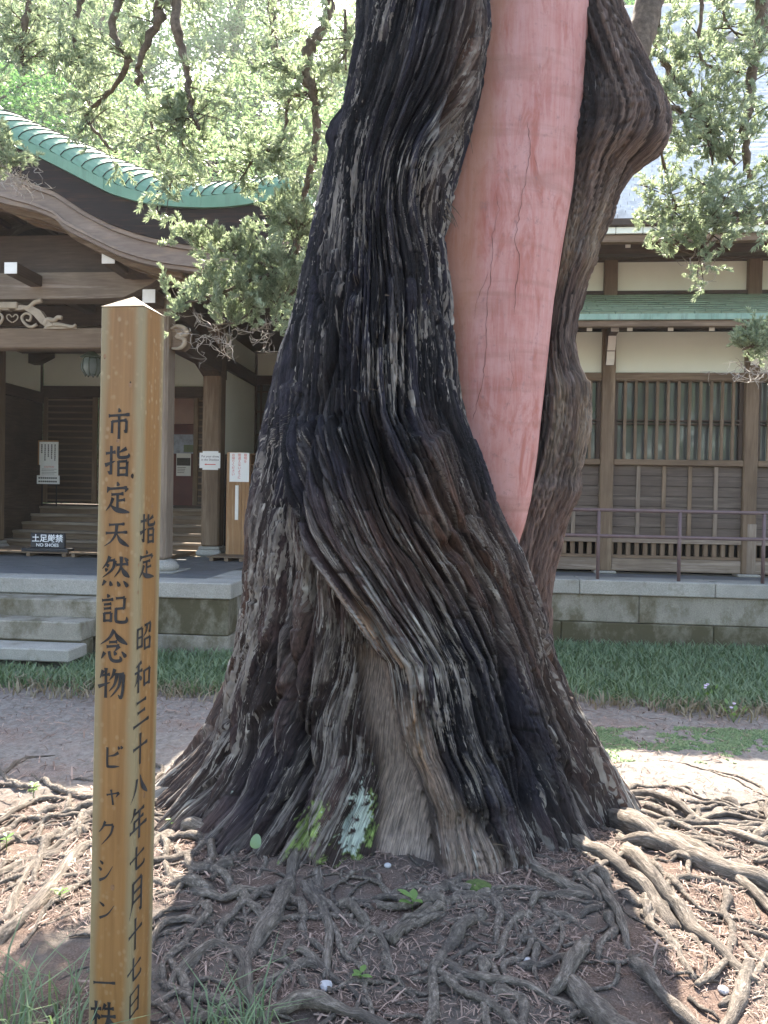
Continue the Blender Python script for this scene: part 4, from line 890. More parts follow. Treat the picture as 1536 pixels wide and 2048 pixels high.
def clip(poly, x0, x1, y0, y1):
    for ax, lim, sg in ((0, x0, 1), (0, x1, -1), (1, y0, 1), (1, y1, -1)):
        out = []
        for i in range(len(poly)):
            a, b = poly[i - 1], poly[i]; da, db = sg * (a[ax] - lim), sg * (b[ax] - lim)
            if (da >= 0) != (db >= 0): t = da / (da - db); out.append((a[0] + (b[0] - a[0]) * t, a[1] + (b[1] - a[1]) * t))
            if db >= 0: out.append(b)
        poly = out
        if not poly: return []
    return poly
def paving(u0, u1, w0, w1, s=0.34):
    h = s / math.sqrt(2)
    for i in range(int((u1 - u0) / h) + 3):
        for j in range(int((w1 - w0) / h) + 3):
            if (i + j) % 2: continue
            cx, cy = u0 + (i - 1) * h, w0 + (j - 1) * h; g = h - 0.005
            p = clip([(cx - g, cy), (cx, cy - g), (cx + g, cy), (cx, cy + g)], u0, u1, w0, w1)
            if len(p) < 3: continue
            n = len(p); vs = [(a, b, ZT - 0.02) for a, b in p] + [(a, b, ZT - 0.003 + random.uniform(-.001, .001)) for a, b in p]
            obj_py('paving_slab', vs, [tuple(range(n, 2 * n))] + [(k, (k + 1) % n, n + (k + 1) % n, n + k) for k in range(n)], M['slate'], terr)
paving(-7.3, UC - 0.425, WL + 0.425, 11.2)
bx('floor_slab', terr, M['slate'], UC - 0.415, 8.0, WR + 0.455, 10.3, ZT - 0.03, ZT - 0.004)

# ------------------------------------------------------------------ handrail
hr = temple('handrail', 'brown painted pipe handrail standing along the granite terrace edge', 'handrail')
posts = [B(1195, 1155, WR + 0.12).x, B(1357, 1160, WR + 0.12).x, B(1525, 1164, WR + 0.12).x]
dp = posts[1] - posts[0]; posts = [posts[0] - 2 * dp, posts[0] - dp] + posts + [posts[2] + dp]
zr = B(1300, 1022, WR + 0.12).z; zm = B(1300, 1074, WR + 0.12).z
for z in (zr, zm): MB().tube([(posts[0], WR + 0.12, z), (posts[-1], WR + 0.12, z)], 0.0215, 12).build('rail', M['rail'], hr, True)
for u in posts: MB().tube([(u, WR + 0.12, ZT - 0.01), (u, WR + 0.12, zr)], 0.021, 12).build('post', M['rail'], hr, True)

# ------------------------------------------------------------------ the hall's right wing
hall = temple('temple_hall', 'long low temple hall with latticed windows, cream plaster and copper pent roof', 'temple')
WW = 10.35                                 # wall plane
def zz(py, w=WW, px=1350): return B(px, py, w).z
ucol = [B(1214, 900, WW - 0.06).x, B(1501, 900, WW - 0.06).x]; bay = ucol[1] - ucol[0]
cols = [ucol[0] - 2 * bay, ucol[0] - bay] + ucol + [ucol[1] + bay, ucol[1] + 2 * bay]
z_lin0, z_lin1 = zz(762), zz(747)          # lintel over the windows
z_wt, z_mid = zz(764), zz(845)
z_sill0, z_sill1 = zz(932), zz(920)
z_wb = zz(1076); z_v1, z_v0 = zz(1087), zz(1112); z_foot = zz(1118)
bx('backing', hall, M['dark_soil'], cols[0], cols[-1], WW + 0.10, WW + 0.2, ZT, 4.9)
for u in cols:
    o = bx('column', hall, M['wood_z'], u - 0.085, u + 0.085, WW - 0.09, WW + 0.09, ZT + 0.03, zz(520), 0.012)
    bx('base_stone', hall, M['granite'], u - 0.14, u + 0.14, WW - 0.14, WW + 0.1, ZT - 0.003, ZT + 0.032, 0.01)
bx('splice', hall, M['grey_z'], ucol[1] - 0.087 + 0.06, ucol[1] + 0.0875, WW - 0.0925, WW, ZT + 0.034, zz(1045), 0.004)
for a, b in zip(cols[:-1], cols[1:]):
    u0, u1 = a + 0.086, b - 0.086; L = u1 - u0
    vis = b > -0.5
    bx('ground_sill', hall, M['grey_u'], u0, u1, WW - 0.07, WW + 0.06, ZT + 0.035, z_foot - 0.004, 0.008)
    # ventilated foot
    v = _link('foot_vent', None, hall)
    bx('rail', v, M['wood_u'], u0, u1, WW - 0.06, WW + 0.03, z_foot, z_v0, 0.004); bx('rail', v, M['grey_u'], u0, u1, WW - 0.075, WW + 0.03, z_v1, z_wb, 0.004)
    n = 15; st = L / n
    for k in range(n + 1): bx('baluster', v, M['wood_z'], max(u0, u0 + k * st - st * 0.26), min(u1, u0 + k * st + st * 0.26), WW - 0.045, WW + 0.0, z_v0 + 0.001, z_v1 - 0.001, 0.003)
    # boarded dado
    d = _link('dado', None, hall); nb = 7; hb = (z_sill0 - z_wb) / nb
    for k in range(nb): bx('plank', d, M['dado'], u0, u1, WW - 0.02 - 0.008 * (k % 2) + random.uniform(-.002, .002), WW + 0.02, z_wb + k * hb + 0.002, z_wb + (k + 1) * hb - 0.002, 0.003)
    for k in range(1, 5): bx('batten', d, M['grey_z'] if random.random() < .4 else M['wood_z'], u0 + L * k / 5 - 0.025, u0 + L * k / 5 + 0.025, WW - 0.05, WW - 0.029, z_wb + 0.002, z_sill0 - 0.002, 0.004)
    bx('sill', hall, M['wood_u'], u0, u1, WW - 0.08, WW + 0.05, z_sill0, z_sill1, 0.008)
    # window: two sashes of glass behind slats
    wn = _link('window', None, hall)
    bx('frame', wn, M['wood_u'], u0, u1, WW - 0.06, WW + 0.04, z_wt, z_lin0 - 0.001 if z_wt < z_lin0 else z_wt + 0.03, 0.004)
    bx('rail', wn, M['dark_u'], u0, u1, WW - 0.02, WW + 0.03, z_mid - 0.03, z_mid - 0.012, 0.003); bx('rail', wn, M['dark_u'], u0, u1, WW - 0.025, WW + 0.03, z_mid + 0.012, z_mid + 0.035, 0.003)
    for s, (p, q) in enumerate(((u0, u0 + L / 2), (u0 + L / 2, u1))):
        bx('pane', wn, M['glass'], p, q, WW + 0.035 + 0.008 * s, WW + 0.04 + 0.008 * s, z_sill1 + 0.001, z_wt - 0.002, 0)
    for k in range(1, 12): bx('slat', wn, M['wood_z'], u0 + L * k / 12 - 0.019, u0 + L * k / 12 + 0.019, WW - 0.055, WW - 0.026, z_sill1 + 0.001, z_wt - 0.001, 0.004)
    for p in (u0, u1 - 0.05): bx('stile', wn, M['dark_z'], p, p + 0.05, WW - 0.02, WW + 0.032, z_sill1 + 0.002, z_wt - 0.002, 0.003)
    bx('lintel', hall, M['wood_u'], u0, u1, WW - 0.075, WW + 0.06, z_lin0, z_lin1, 0.008)
    bx('plaster_panel', hall, M['plaster'], u0 + 0.001, u1 - 0.001, WW - 0.01, WW + 0.03, z_lin1 + 0.001, zz(664), 0)
    bx('plaster_panel', hall, M['plaster'], u0 + 0.001, u1 - 0.001, WW - 0.012, WW + 0.03, zz(582), zz(524), 0)
# bracket arms under the pent roof
for u in cols[1:]:
    br = _link('bracket', None, hall); zt = zz(664); 
    pr = [(WW - 0.092, zt - 0.45), (WW - 0.118, zt - 0.45), (WW - 0.155, zt - 0.38), (WW - 0.17, zt - 0.285), (WW - 0.185, zt - 0.275), (WW - 0.222, zt - 0.20), (WW - 0.24, zt - 0.10), (WW - 0.40, zt - 0.085), (WW - 0.40, zt - 0.002), (WW - 0.092, zt - 0.002)]
    MB().prism(pr, u - 0.045, u + 0.045, 'u').build('arm', M['dark_w'], br)
    for (w0, z0), (w1, z1) in ((pr[1], pr[2]), (pr[2], pr[3]), (pr[4], pr[5]), (pr[5], pr[6])):
        MB().prism([(w0 - 0.006, z0), (w0 - 0.0005, z0), (w1 - 0.0005, z1), (w1 - 0.006, z1)], u - 0.05, u + 0.05, 'u').build('painted_face', M['white_paint'], br)
    bx('painted_face', br, M['white_paint'], u - 0.05, u + 0.05, WW - 0.408, WW - 0.4005, zt - 0.08, zt, 0.002)
# pent roof
PW = 9.32                                  # its eave
e0, e1 = cols[0], cols[-1]
z_e1, z_e0 = B(1350, 627, PW).z, B(1350, 639, PW).z; z_pt = zz(590, WW)
bx('purlin', hall, M['dark_u'], e0, e1, WW - 0.42, WW - 0.30, zz(668) , zz(668) + 0.12)
bx('fascia', hall, M['copper_edge'], e0, e1, PW - 0.004, PW + 0.03, z_e0, z_e1, 0.003)
bx('eave_board', hall, M['wood_u'], e0, e1, PW + 0.02, PW + 0.09, z_e0 - 0.075, z_e0 - 0.002, 0.004)
MB().prism([(PW + 0.095, z_e0 - 0.005), (PW + 0.095, z_e1 - 0.02), (WW - 0.02, z_pt - 0.02), (WW - 0.02, z_pt - 0.05)], e0, e1, 'u').build('soffit', M['dark_w'], hall)
r_u = B(1260, 655, PW + 0.12).x; r_d = (B(1424, 655, PW + 0.12).x - r_u) / 2; k0 = math.floor((e0 - r_u) / r_d)
for k in range(k0, k0 + int((e1 - e0) / r_d) + 1):
    u = r_u + k * r_d; zr_ = B(1300, 656, PW + 0.12).z
    if u < -1.5: continue
    o = MB().prism([(PW + 0.13, zr_ - 0.035), (PW + 0.13, zr_ + 0.035), (WW - 0.02, zr_ + 0.25), (WW - 0.02, zr_ + 0.18)], u - 0.028, u + 0.028, 'u').build('rafter', M['dark_w'], hall)
    t = MB().box(u - 0.031, u + 0.031, PW + 0.122, PW + 0.1295, zr_ - 0.034, zr_ + 0.034).build('painted_end', M['white_paint'], None); t.parent = o; t.location = t.location - o.location
def shingle_roof(name, u0, u1, w0, z0, w1, z1, rows, width, mat, thick=0.012, curve=0.0, label=None, under=0.03):
    """overlapping shingles from the eave (w0,z0) up to (w1,z1), joined"""
    mb = MB(); sl = math.atan2(z1 - z0, w1 - w0)
    for r in range(rows):
        t0, t1 = r / rows, min(1.0, (r + 1.25) / rows); f = lambda t: (w0 + (w1 - w0) * t, z0 + (z1 - z0) * (t * (1 - curve) + curve * t * t))
        wa, za = f(t0); wb, zb = f(t1); u = u0 - (r % 2) * width / 2
        while u < u1:
            a, b = max(u0, u + 0.003), min(u1, u + width - 0.003); th = thick * random.uniform(0.8, 1.35); dz = random.uniform(0, 0.003)
            if b - a > 0.02: mb.add([(a, wa, za), (b, wa, za), (a, wa, za + th + dz), (b, wa, za + th + dz), (a, wb, zb + dz), (b, wb, zb + dz)], [(0, 1, 3, 2), (2, 3, 5, 4), (0, 2, 4), (1, 5, 3)])
            u += width
    o = mb.build(name, mat, hall); o['kind'] = 'stuff'
    if label: o['label'] = label
shingle_roof('pent_roof_shingles', -1.2, e1, PW + 0.0, z_e1, WW - 0.03, z_pt, 9, 0.30, M['copper_old'], 0.02, 0, 'aged green copper shingles of the pent roof')
bx('head_beam', hall, M['dark_u'], e0, e1, WW - 0.06, WW + 0.04, zz(590), zz(583), 0.004)
# upper eave
UW = 9.15
z_top = zz(524); bx('wall_plate', hall, M['dark_u'], e0, e1, WW - 0.11, WW + 0.1, z_top + 0.004, z_top + 0.30, 0.01)
uz_ = lambda py, w=UW: B(1350, py, w).z
bx('eave_purlin', hall, M['dark_u'], e0, e1, UW + 0.42, UW + 0.56, uz_(506, UW + .42), uz_(480, UW + .42), 0.006)
bx('eave_board', hall, M['wood_u'], e0, e1, UW + 0.05, UW + 0.14, uz_(480), uz_(465), 0.005)
u = -1.0
while u < e1:
    bx('closure_board', hall, M['plaster'], u + 0.003, u + 0.30, UW + 0.02, UW + 0.05, uz_(464), uz_(451), 0.002); u += 0.306
bx('gutter_edge', hall, M['dark_u'], e0, e1, UW - 0.02, UW + 0.06, uz_(450), uz_(436), 0.006)
MB().prism([(UW + 0.06, uz_(440)), (UW + 0.14, uz_(470)), (WW + 0.1, z_top + 0.32), (WW + 0.1, z_top + 0.55)], e0, e1, 'u').build('soffit', M['dark_w'], hall)
r_u = B(1257, 488, UW + 0.38).x; r_d = B(1416, 487, UW + 0.38).x - r_u
for k in range(-1, 4):
    u = r_u + k * r_d; z = B(1257, 488, UW + 0.38).z
    if u > -0.9: bx('rafter_end', hall, M['white_paint'], u - 0.03, u + 0.03, UW + 0.40, UW + 0.418, z - 0.035, z + 0.035, 0.003)
# great tiled roof
z_r0 = uz_(437); MR = (17.2, 11.6)
MB().prism([(UW, z_r0 - 0.03), (UW, z_r0), (13.0, z_r0 + 2.4), (MR[0], MR[1] - 0.06), (MR[0] + 6, z_r0 + 1)], -2.0, 9.5, 'u').build('roof_slope', M['tile'], hall)
def tiles():
    global hall
    f = lambda t: 0.34 * t + 0.66 * t * t if False else t
    mid = (13.0, z_r0 + 2.4)
    shingle_roof('roof_tiles', -1.0, 8.2, UW - 0.02, z_r0 + 0.005, mid[0], mid[1] + 0.005, 26, 0.23, M['tile'], 0.05, 0, 'grey tiles of the great roof glaring in the sun')
    shingle_roof('roof_tiles', -1.0, 8.2, mid[0], mid[1] + 0.006, MR[0], MR[1], 30, 0.25, M['tile'], 0.05, 0, 'grey tiles high on the great roof')
tiles()
bx('roof_ridge', hall, M['tile'], -2.0, 9.5, MR[0] - 0.35, MR[0] + 0.35, MR[1] - 0.1, MR[1] + 0.65, 0.08)
# rear wall section seen beside the porch
RW = 13.5
rz = lambda py: B(540, py, RW).z
ru0, ru1 = B(506, 900, RW).x, 0.3
bx('plaster_panel', hall, M['plaster'], ru0, ru1, RW, RW + 0.05, rz(752), rz(640), 0)
bx('lintel', hall, M['dark_u'], ru0, ru1, RW - 0.06, RW + 0.06, rz(770), rz(752))
bx('column', hall, M['dark_z'], ru0 - 0.06, ru0 + 0.06, RW - 0.08, RW + 0.08, ZT, rz(640))
wn = _link('window', None, hall)
bx('pane', wn, M['glass'], ru0, ru1, RW + 0.03, RW + 0.04, rz(960), rz(770), 0)
for k in range(8): bx('slat', wn, M['dark_z'], ru0 + 0.12 + 0.19 * k, ru0 + 0.155 + 0.19 * k, RW - 0.03, RW + 0.0, rz(960), rz(770), 0.003)
for py in (782, 822, 868): bx('rail', wn, M['dark_u'], ru0, ru1, RW - 0.025, RW + 0.005, rz(py + 4), rz(py), 0.003)
bx('dado_board', hall, M['dark_u'], ru0, ru1, RW, RW + 0.05, ZT, rz(960))
for sgn in (0,): bx('side_wall', hall, M['plaster'], 0.30, 0.36, WW, RW, ZT, 4.6)

# ------------------------------------------------------------------ the entrance porch
porch = temple('entrance_porch', 'wooden temple entrance porch under an undulating green copper gable', 'porch')
GW = 7.92                                  # gable front plane
PC = -5.5                                  # its centre line
def curve(pts, w, half=None):
    q = [B(x, y, w) for x, y in pts]; return [(p.x, p.z) for p in q]
def extend(c, rise):
    """continue a measured half profile to the crown at PC and mirror it"""
    (u0, z0), (u1, z1) = c[0], c[1]
    L = u0 - PC; pk = z0 + rise; left = []
    for k in range(1, 7):
        t = k / 6; left.append((u0 - L * t, z0 + (pk - z0) * math.sin(t * math.pi / 2)))
    half = left[::-1] + list(c)
    return [(2 * PC - u, z) for u, z in half[::-1][:-1]] + half
def resample(c, n):
    u = np.array([a for a, _ in c]); z = np.array([b for _, b in c]); uu = np.linspace(u[0], u[-1], n)
    k = np.array([0.25, 0.5, 0.25]); zz_ = np.interp(uu, u, z)
    for _ in range(3): zz_[1:-1] = np.convolve(zz_, k, 'valid')
    return uu, zz_
end = [(560, 392), (610, 380)]
c_ftop = extend(curve([(20, 273), (61, 285), (112, 308), (146, 327), (200, 354), (237, 371), (288, 385), (338, 392), (396, 393), (457, 388), (520, 378), (580, 364)], GW), 0.32)
c_fbot = extend(curve([(20, 290), (61, 305), (112, 331), (166, 359), (223, 388), (284, 405), (345, 413), (406, 415), (457, 413), (520, 404), (580, 391)], GW), 0.32)
c_top = extend(curve([(0, 230), (51, 242), (135, 280), (190, 302), (237, 325), (288, 344), (338, 361), (389, 374), (450, 379), (520, 374), (580, 364)], GW + 0.62), 0.25)
c_bbot = extend(curve([(20, 345), (61, 366), (112, 383), (169, 422), (223, 450), (284, 471), (366, 489), (423, 494), (520, 490), (580, 480)], GW + 0.06), 0.30)
c_hbot = extend(curve([(0, 405), (68, 420), (112, 438), (126, 456), (140, 464), (190, 488), (237, 511), (288, 527), (338, 537), (423, 548), (520, 552), (580, 548)], GW + 0.10), 0.18)
NR = 180
uu, ft = resample(c_ftop, NR); _, fb = resample([(u, z) for u, z in c_fbot], NR)
def at_u(c): return np.interp(uu, [a for a, _ in c], [b for _, b in c])
def sm(z, n=3):
    for _ in range(n): z[1:-1] = np.convolve(z, [0.25, 0.5, 0.25], 'valid')
    return z
fb, tp, bb, hb = sm(at_u(c_fbot)), sm(at_u(c_top)), sm(at_u(c_bbot)), sm(at_u(c_hbot), 1)
def band(name, mat, zt, zb, w0, w1, parent=porch, a=0, b=NR):
    """a board between two curves, from w0 to w1"""
    mb = MB(); n = b - a; vs = []
    for i in range(a, b): vs += [(uu[i], w0, zt[i]), (uu[i], w0, zb[i]), (uu[i], w1, zt[i]), (uu[i], w1, zb[i])]
    fs = []
    for i in range(n - 1):
        k = 4 * i; fs += [(k, k + 4, k + 5, k + 1), (k + 2, k + 3, k + 7, k + 6), (k, k + 2, k + 6, k + 4), (k + 1, k + 5, k + 7, k + 3)]
    fs += [(0, 1, 3, 2), (4 * n - 4, 4 * n - 2, 4 * n - 1, 4 * n - 3)]
    mb.add(vs, fs); return mb.build(name, mat, parent, False)
step = 13
for a in range(0, NR - 1, step):                                       # copper fascia in lengths
    b = min(NR, a + step + 1); band('fascia_sheet', M['copper'], ft, fb, GW - 0.004 * ((a // step) % 2), GW + 0.05, porch, a, b)
band('layered_edge', M['eave_black'], fb - 0.004, bb, GW + 0.035, GW + 0.35)
# the bargeboard: three mouldings
h1 = bb + (hb - bb) * 0.18; h2 = bb + (hb - bb) * 0.72
band('bargeboard_cap', M['barge'], bb - 0.004, h1, GW + 0.055, GW + 0.20); band('bargeboard', M['barge'], h1 - 0.003, h2, GW + 0.085, GW + 0.20)
band('bargeboard_bead', M['barge'], h2 - 0.003, bb + (hb - bb) * 0.84, GW + 0.065, GW + 0.20); band('bargeboard_foot', M['barge'], bb + (hb - bb) * 0.84 - 0.003, hb, GW + 0.09, GW + 0.20)
# rolled copper edge: sheets with slanting raised seams
U0, U1 = uu[0], uu[-1]
zf_ = lambda u: np.interp(u, uu, ft); zt_ = lambda u: np.interp(u, uu, tp)
def roll(u, q):
    """q 0 at the fascia .. 1 on top"""
    a = float(zf_(u)); b = float(zt_(u)); return (GW + 0.62 * (1 - math.cos(q * math.pi / 2)) ** 0.8, a + (b - a) * math.sin(q * math.pi / 2))
ns = 62; du = (U1 - U0) / ns
for k in range(-1, ns):
    mb = MB(); vs = []; fs = []; nq, nu = 9, 4
    for iq in range(nq + 1):
        q = iq / nq; sh = 0.30 * q ** 1.3 + 0.10 * q
        for iu in range(nu + 1):
            u = U0 + du * (k + iu / nu) + sh; u = min(max(u, U0), U1); w, z = roll(u, q); lip = 0.013 * (1 - iu / nu) ** 2
            vs.append((u, w - lip * 0.5, z + lip))
    for iq in range(nq):
        for iu in range(nu): a = iq * (nu + 1) + iu; fs.append((a, a + 1, a + nu + 2, a + nu + 1))
    # lip face
    n0 = len(vs)
    for iq in range(nq + 1): v = vs[iq * (nu + 1)]; vs.append((v[0] + 0.004, v[1] + 0.03, v[2] - 0.045))
    for iq in range(nq): fs.append((iq * (nu + 1), (iq + 1) * (nu + 1), n0 + iq + 1, n0 + iq))
    mb.add(vs, fs).build('copper_sheet', M['copper'], porch)
    if k >= 0: MB().tube([(v[0], v[1] - 0.004, v[2] + 0.002) for v in vs[0:n0:nu + 1]], 0.005, 5).build('seam', M['eave_black'], porch)
band('roof_deck', M['copper'], tp - 0.003, tp - 0.06, GW + 0.60, 13.6)
band('roof_soffit', M['dark_w'], bb + 0.10, bb + 0.06, GW + 0.34, 13.6)
for w in (8.18, 8.42, 8.66):                                           # curved ribs and ceiling battens under the gable
    band('ceiling_rib', M['wood_u'], hb + 0.02 + (w - 8.1) * 0.06, hb - 0.05 + (w - 8.1) * 0.06, w, w + 0.06, porch, 30, 150)
for i in range(34, 150, 5):
    z = hb[i] + 0.045; bx('ceiling_batten', porch, M['dark_w'], uu[i] - 0.03, uu[i] + 0.03, GW + 0.2, 9.3, z, z + 0.06)
band('ceiling_board', M['wood_u'], hb + 0.13, hb + 0.11, GW + 0.2, 9.6, porch, 20, 160)
CW = 8.95; BWc = 11.42
cu = [-3.58, 2 * PC + 3.58]
# front columns with bases
for u in cu:
    bx('column', porch, M['grey_z'], u - 0.135, u + 0.135, CW - 0.135, CW + 0.135, ZT + 0.14, 3.98, 0.028)
    MB().lathe([(0.20, ZT - 0.003), (0.24, ZT + 0.02), (0.25, ZT + 0.06), (0.22, ZT + 0.10), (0.17, ZT + 0.139)], 20, (u, CW)).build('base_stone', M['granite'], porch, True)
    bx('plinth', porch, M['granite'], u - 0.34, u + 0.30, CW - 0.30, CW + 0.30, ZT - 0.002, ZT + 0.012, 0.004)
for u in (-3.72, 2 * PC + 3.72):
    bx('column', porch, M['wood_z'], u - 0.14, u + 0.14, BWc - 0.14, BWc + 0.14, ZT + 0.15, 4.3, 0.025)
    MB().box(u - 0.20, u + 0.20, BWc - 0.20, BWc + 0.20, ZT + 0.0, ZT + 0.10, 0.03).build('base_stone', M['granite'], porch); bx('base_stone', porch, M['granite'], u - 0.165, u + 0.165, BWc - 0.165, BWc + 0.165, ZT + 0.101, ZT + 0.149, 0.01)
pz = lambda py, w=CW, px=150: B(px, py, w).z
# rainbow beam, lower tie beam
MB().prism([(cu[1], pz(603)), (cu[1], pz(551)), (cu[0] + 0.1, pz(551)), (cu[0] - 0.08, pz(575)), (cu[0] - 0.42, pz(601)), (cu[0] - 0.9, pz(603))], CW - 0.13, CW + 0.13).build('rainbow_beam', M['grey_u'], porch)
bx('tie_beam', porch, M['wood_u'], cu[1] - 0.3, cu[0] + 0.15, CW - 0.10, CW + 0.10, pz(700), pz(659), 0.015)
bx('gable_board', porch, M['dark_u'], cu[1] - 1.2, cu[0] + 0.6, CW + 0.0, CW + 0.05, pz(551), pz(470), 0)
bx('gable_board', porch, M['dark_u'], cu[1] - 0.3, cu[0] + 0.3, CW + 0.16, CW + 0.19, pz(640), pz(603), 0) if False else None
# purlins coming forward with white painted ends
for u, py0, py1, w0 in ((B(217, 513, 8.25).x, 528, 500, 8.25), (B(298, 592, 8.55).x, 607, 579, 8.55), (B(22, 530, 8.3).x, 546, 522, 8.3), (2 * PC - B(217, 513, 8.25).x, 528, 500, 8.25), (2 * PC - B(298, 592, 8.55).x, 607, 579, 8.55)):
    z0, z1 = B(217, py0, w0).z, B(217, py1, w0).z; hw = 0.078
    o = bx('purlin', porch, M['dark_w'], u - hw, u + hw, w0, 10.2, z0, z1, 0.012)
    e = MB().box(u - hw + 0.004, u + hw - 0.004, w0 - 0.008, w0 - 0.0005, z0 + 0.004, z1 - 0.004).build('painted_end', M['white_paint'], o); e.location = e.location - o.location
# frog-leg strut with scrolls
km = _link('frog_leg_strut', None, porch); kz0, kz1 = pz(656), pz(606); ku = B(28, 630, CW).x
def kp(px, py): p = B(px, py, CW - 0.1); return p.x, p.z
def scroll(pts, r0, r1, name='scroll', mat=None, w=CW - 0.125):
    q = smooth_path([Vector((kp(x, y)[0], w, kp(x, y)[1])) for x, y in pts], 6); n = len(q)
    return MB().tube(q, [r0 + (r1 - r0) * i / (n - 1) for i in range(n)], 8).build(name, mat or M['carve'], km, True)
def mir(pts): return [(2 * 27 - x, y) for x, y in pts]
leg = [(33, 622), (52, 620), (70, 632), (84, 648), (96, 656), (110, 652), (96, 640), (84, 622), (68, 614), (52, 612), (40, 612)]
for f in (lambda p: p, mir):
    poly = [kp(x, y) for x, y in f(leg)]
    MB().prism(poly, CW - 0.14, CW - 0.06).build('leg', M['carve'], km)
    scroll(f([(76, 650), (64, 655), (52, 648), (46, 636), (54, 628), (64, 632), (62, 642), (55, 641)]), 0.020, 0.012); scroll(f([(92, 650), (98, 640), (110, 642), (118, 636), (126, 637)]), 0.030, 0.026); scroll(f([(110, 650), (130, 652), (146, 655), (154, 650)]), 0.024, 0.016)
    scroll(f([(48, 618), (62, 614), (72, 606), (86, 602)]), 0.02, 0.03)
    MB().prism([kp(x, y) for x, y in f([(88, 658), (154, 658), (150, 652), (112, 644), (96, 646)])], CW - 0.12, CW - 0.06).build('leaf', M['carve'], km)
bx('block', km, M['carve'], kp(8, 0)[0], kp(46, 0)[0], CW - 0.16, CW, kp(0, 619)[1], kp(0, 606)[1], 0.008)
for f in (lambda p: p, mir): scroll(f([(28, 646), (36, 640), (38, 633), (33, 630), (28, 635)]), 0.008, 0.007, 'heart')
for x0 in (12, 2 * 0 - 30):  pass
# beam nose with a two-armed whorl, right of the front column
bn = _link('beam_nose', None, porch); nw = CW - 0.06
def np_(px, py): p = B(px, py, nw); return p.x, p.z
poly = [np_(x, y) for x, y in ((338, 652), (352, 649), (368, 652), (377, 662), (374, 676), (372, 690), (362, 699), (348, 699), (338, 694))]
MB().prism(poly, nw, nw + 0.16).build('body', M['wood_u'], bn)
for pts in ([(341, 658), (354, 652), (368, 656), (374, 666), (366, 671), (356, 670), (351, 675)], [(344, 697), (358, 697), (368, 690), (369, 680), (360, 676), (352, 675)]):
    q = smooth_path([Vector((np_(x, y)[0], nw - 0.004, np_(x, y)[1])) for x, y in pts], 6); n = len(q)
    MB().tube(q, [0.012 + 0.016 * math.sin(math.pi * i / (n - 1)) for i in range(n)], 8).build('whorl', M['carve'], bn, True)
# side beam and braces from the front to the rear column
bx('side_beam', porch, M['dark_w'], -3.74, -3.56, CW + 0.14, BWc - 0.15, 3.52, 3.80)
MB().prism([(BWc - 1.4, 3.9), (BWc - 0.1, 3.45), (BWc + 0.16, 3.45), (BWc + 0.16, 3.75), (BWc - 1.4, 4.2)], -3.86, -3.58, 'u').build('curved_brace', M['dark_w'], porch)
# side walls from the rear columns to the back wall
bz = lambda py, px=150: B(px, py, RW).z
BK = RW
su = -3.66
bx('side_panel', porch, M['plaster'], su - 0.02, su + 0.02, BWc + 0.142, BK - 0.08, ZT + 0.02, 3.62, 0); bx('side_panel', porch, M['plaster'], su - 0.02, su + 0.02, BWc + 0.142, BK - 0.08, 3.84, 4.5, 0); bx('side_beam', porch, M['dark_w'], su - 0.06, su + 0.06, BWc + 0.141, BK - 0.08, 3.625, 3.835)
lu = -7.62
bx('side_boarding', porch, M['dark_w'], lu - 0.06, lu, 10.2, BK - 0.02, ZT, 3.30, 0); bx('side_beam', porch, M['dark_w'], lu - 0.07, lu + 0.04, 10.2, BK - 0.02, 3.304, 3.50); bx('side_panel', porch, M['plaster'], lu - 0.06, lu - 0.01, 10.2, BK - 0.02, 3.504, 4.6, 0)
# back wall with doors
bu = lambda px: B(px, 900, BK).x
zL0, zL1 = bz(795), bz(773); zF = bz(1006)
bx('back_plaster', porch, M['plaster'], lu, su - 0.03, BK, BK + 0.05, zL1 + 0.001, bz(690), 0); bx('lintel', porch, M['dark_u'], lu, su - 0.03, BK - 0.07, BK + 0.05, zL0, zL1, 0.008)
bx('cross_beam', porch, M['dark_u'], lu, su - 0.03, BK - 1.0, BK - 0.7, bz(722), bz(690), 0.01); bx('cross_beam', porch, M['dark_u'], lu, su, 10.4, 10.62, 4.02, 4.30, 0.01)
bx('ceiling', porch, M['dark_u'], lu, su, 9.1, BK, 4.45, 4.5, 0)
for k in range(14): bx('ceiling_rafter', porch, M['dark_w'], lu + 0.15 + 0.28 * k, lu + 0.21 + 0.28 * k, 9.1, BK, 4.385, 4.447, 0)
MB().prism([(bu(78) - 0.45, bz(700)), (bu(78) + 0.45, bz(700)), (bu(78) + 0.45, bz(722)), (bu(78) + 0.2, bz(736)), (bu(78) - 0.1, bz(736)), (bu(78) - 0.2, bz(722)), (bu(78) - 0.45, bz(718))], BK - 0.5, BK - 0.3).build('bracket', M['dark_u'], porch)
bx('post', porch, M['dark_z'], bu(80) - 0.05, bu(80) + 0.05, BK - 0.09, BK - 0.002, ZT, bz(690))
def slat_door(u0, u1, n):
    d = _link('slatted_door', None, porch); w = BK - 0.05
    bx('stile', d, M['wood_z'], u0, u0 + 0.09, w, w + 0.04, zF, zL0 - 0.002, 0.004); bx('stile', d, M['wood_z'], u1 - 0.09, u1, w, w + 0.04, zF, zL0 - 0.002, 0.004)
    bx('board', d, M['dark_u'], u0 + 0.091, u1 - 0.091, w + 0.022, w + 0.035, zF, zL0 - 0.002, 0)
    for k in range(n): z = zF + 0.05 + (zL0 - zF - 0.1) * k / (n - 1); bx('slat', d, M['wood_u'], u0 + 0.092, u1 - 0.092, w + 0.006, w + 0.02, z - 0.016, z + 0.016, 0.003)
slat_door(bu(88), bu(196), 17); slat_door(bu(388), bu(424), 17)
bx('jamb', porch, M['wood_z'], bu(196) + 0.02, bu(196) + 0.10, BK - 0.04, BK + 0.03, zF, zL0)
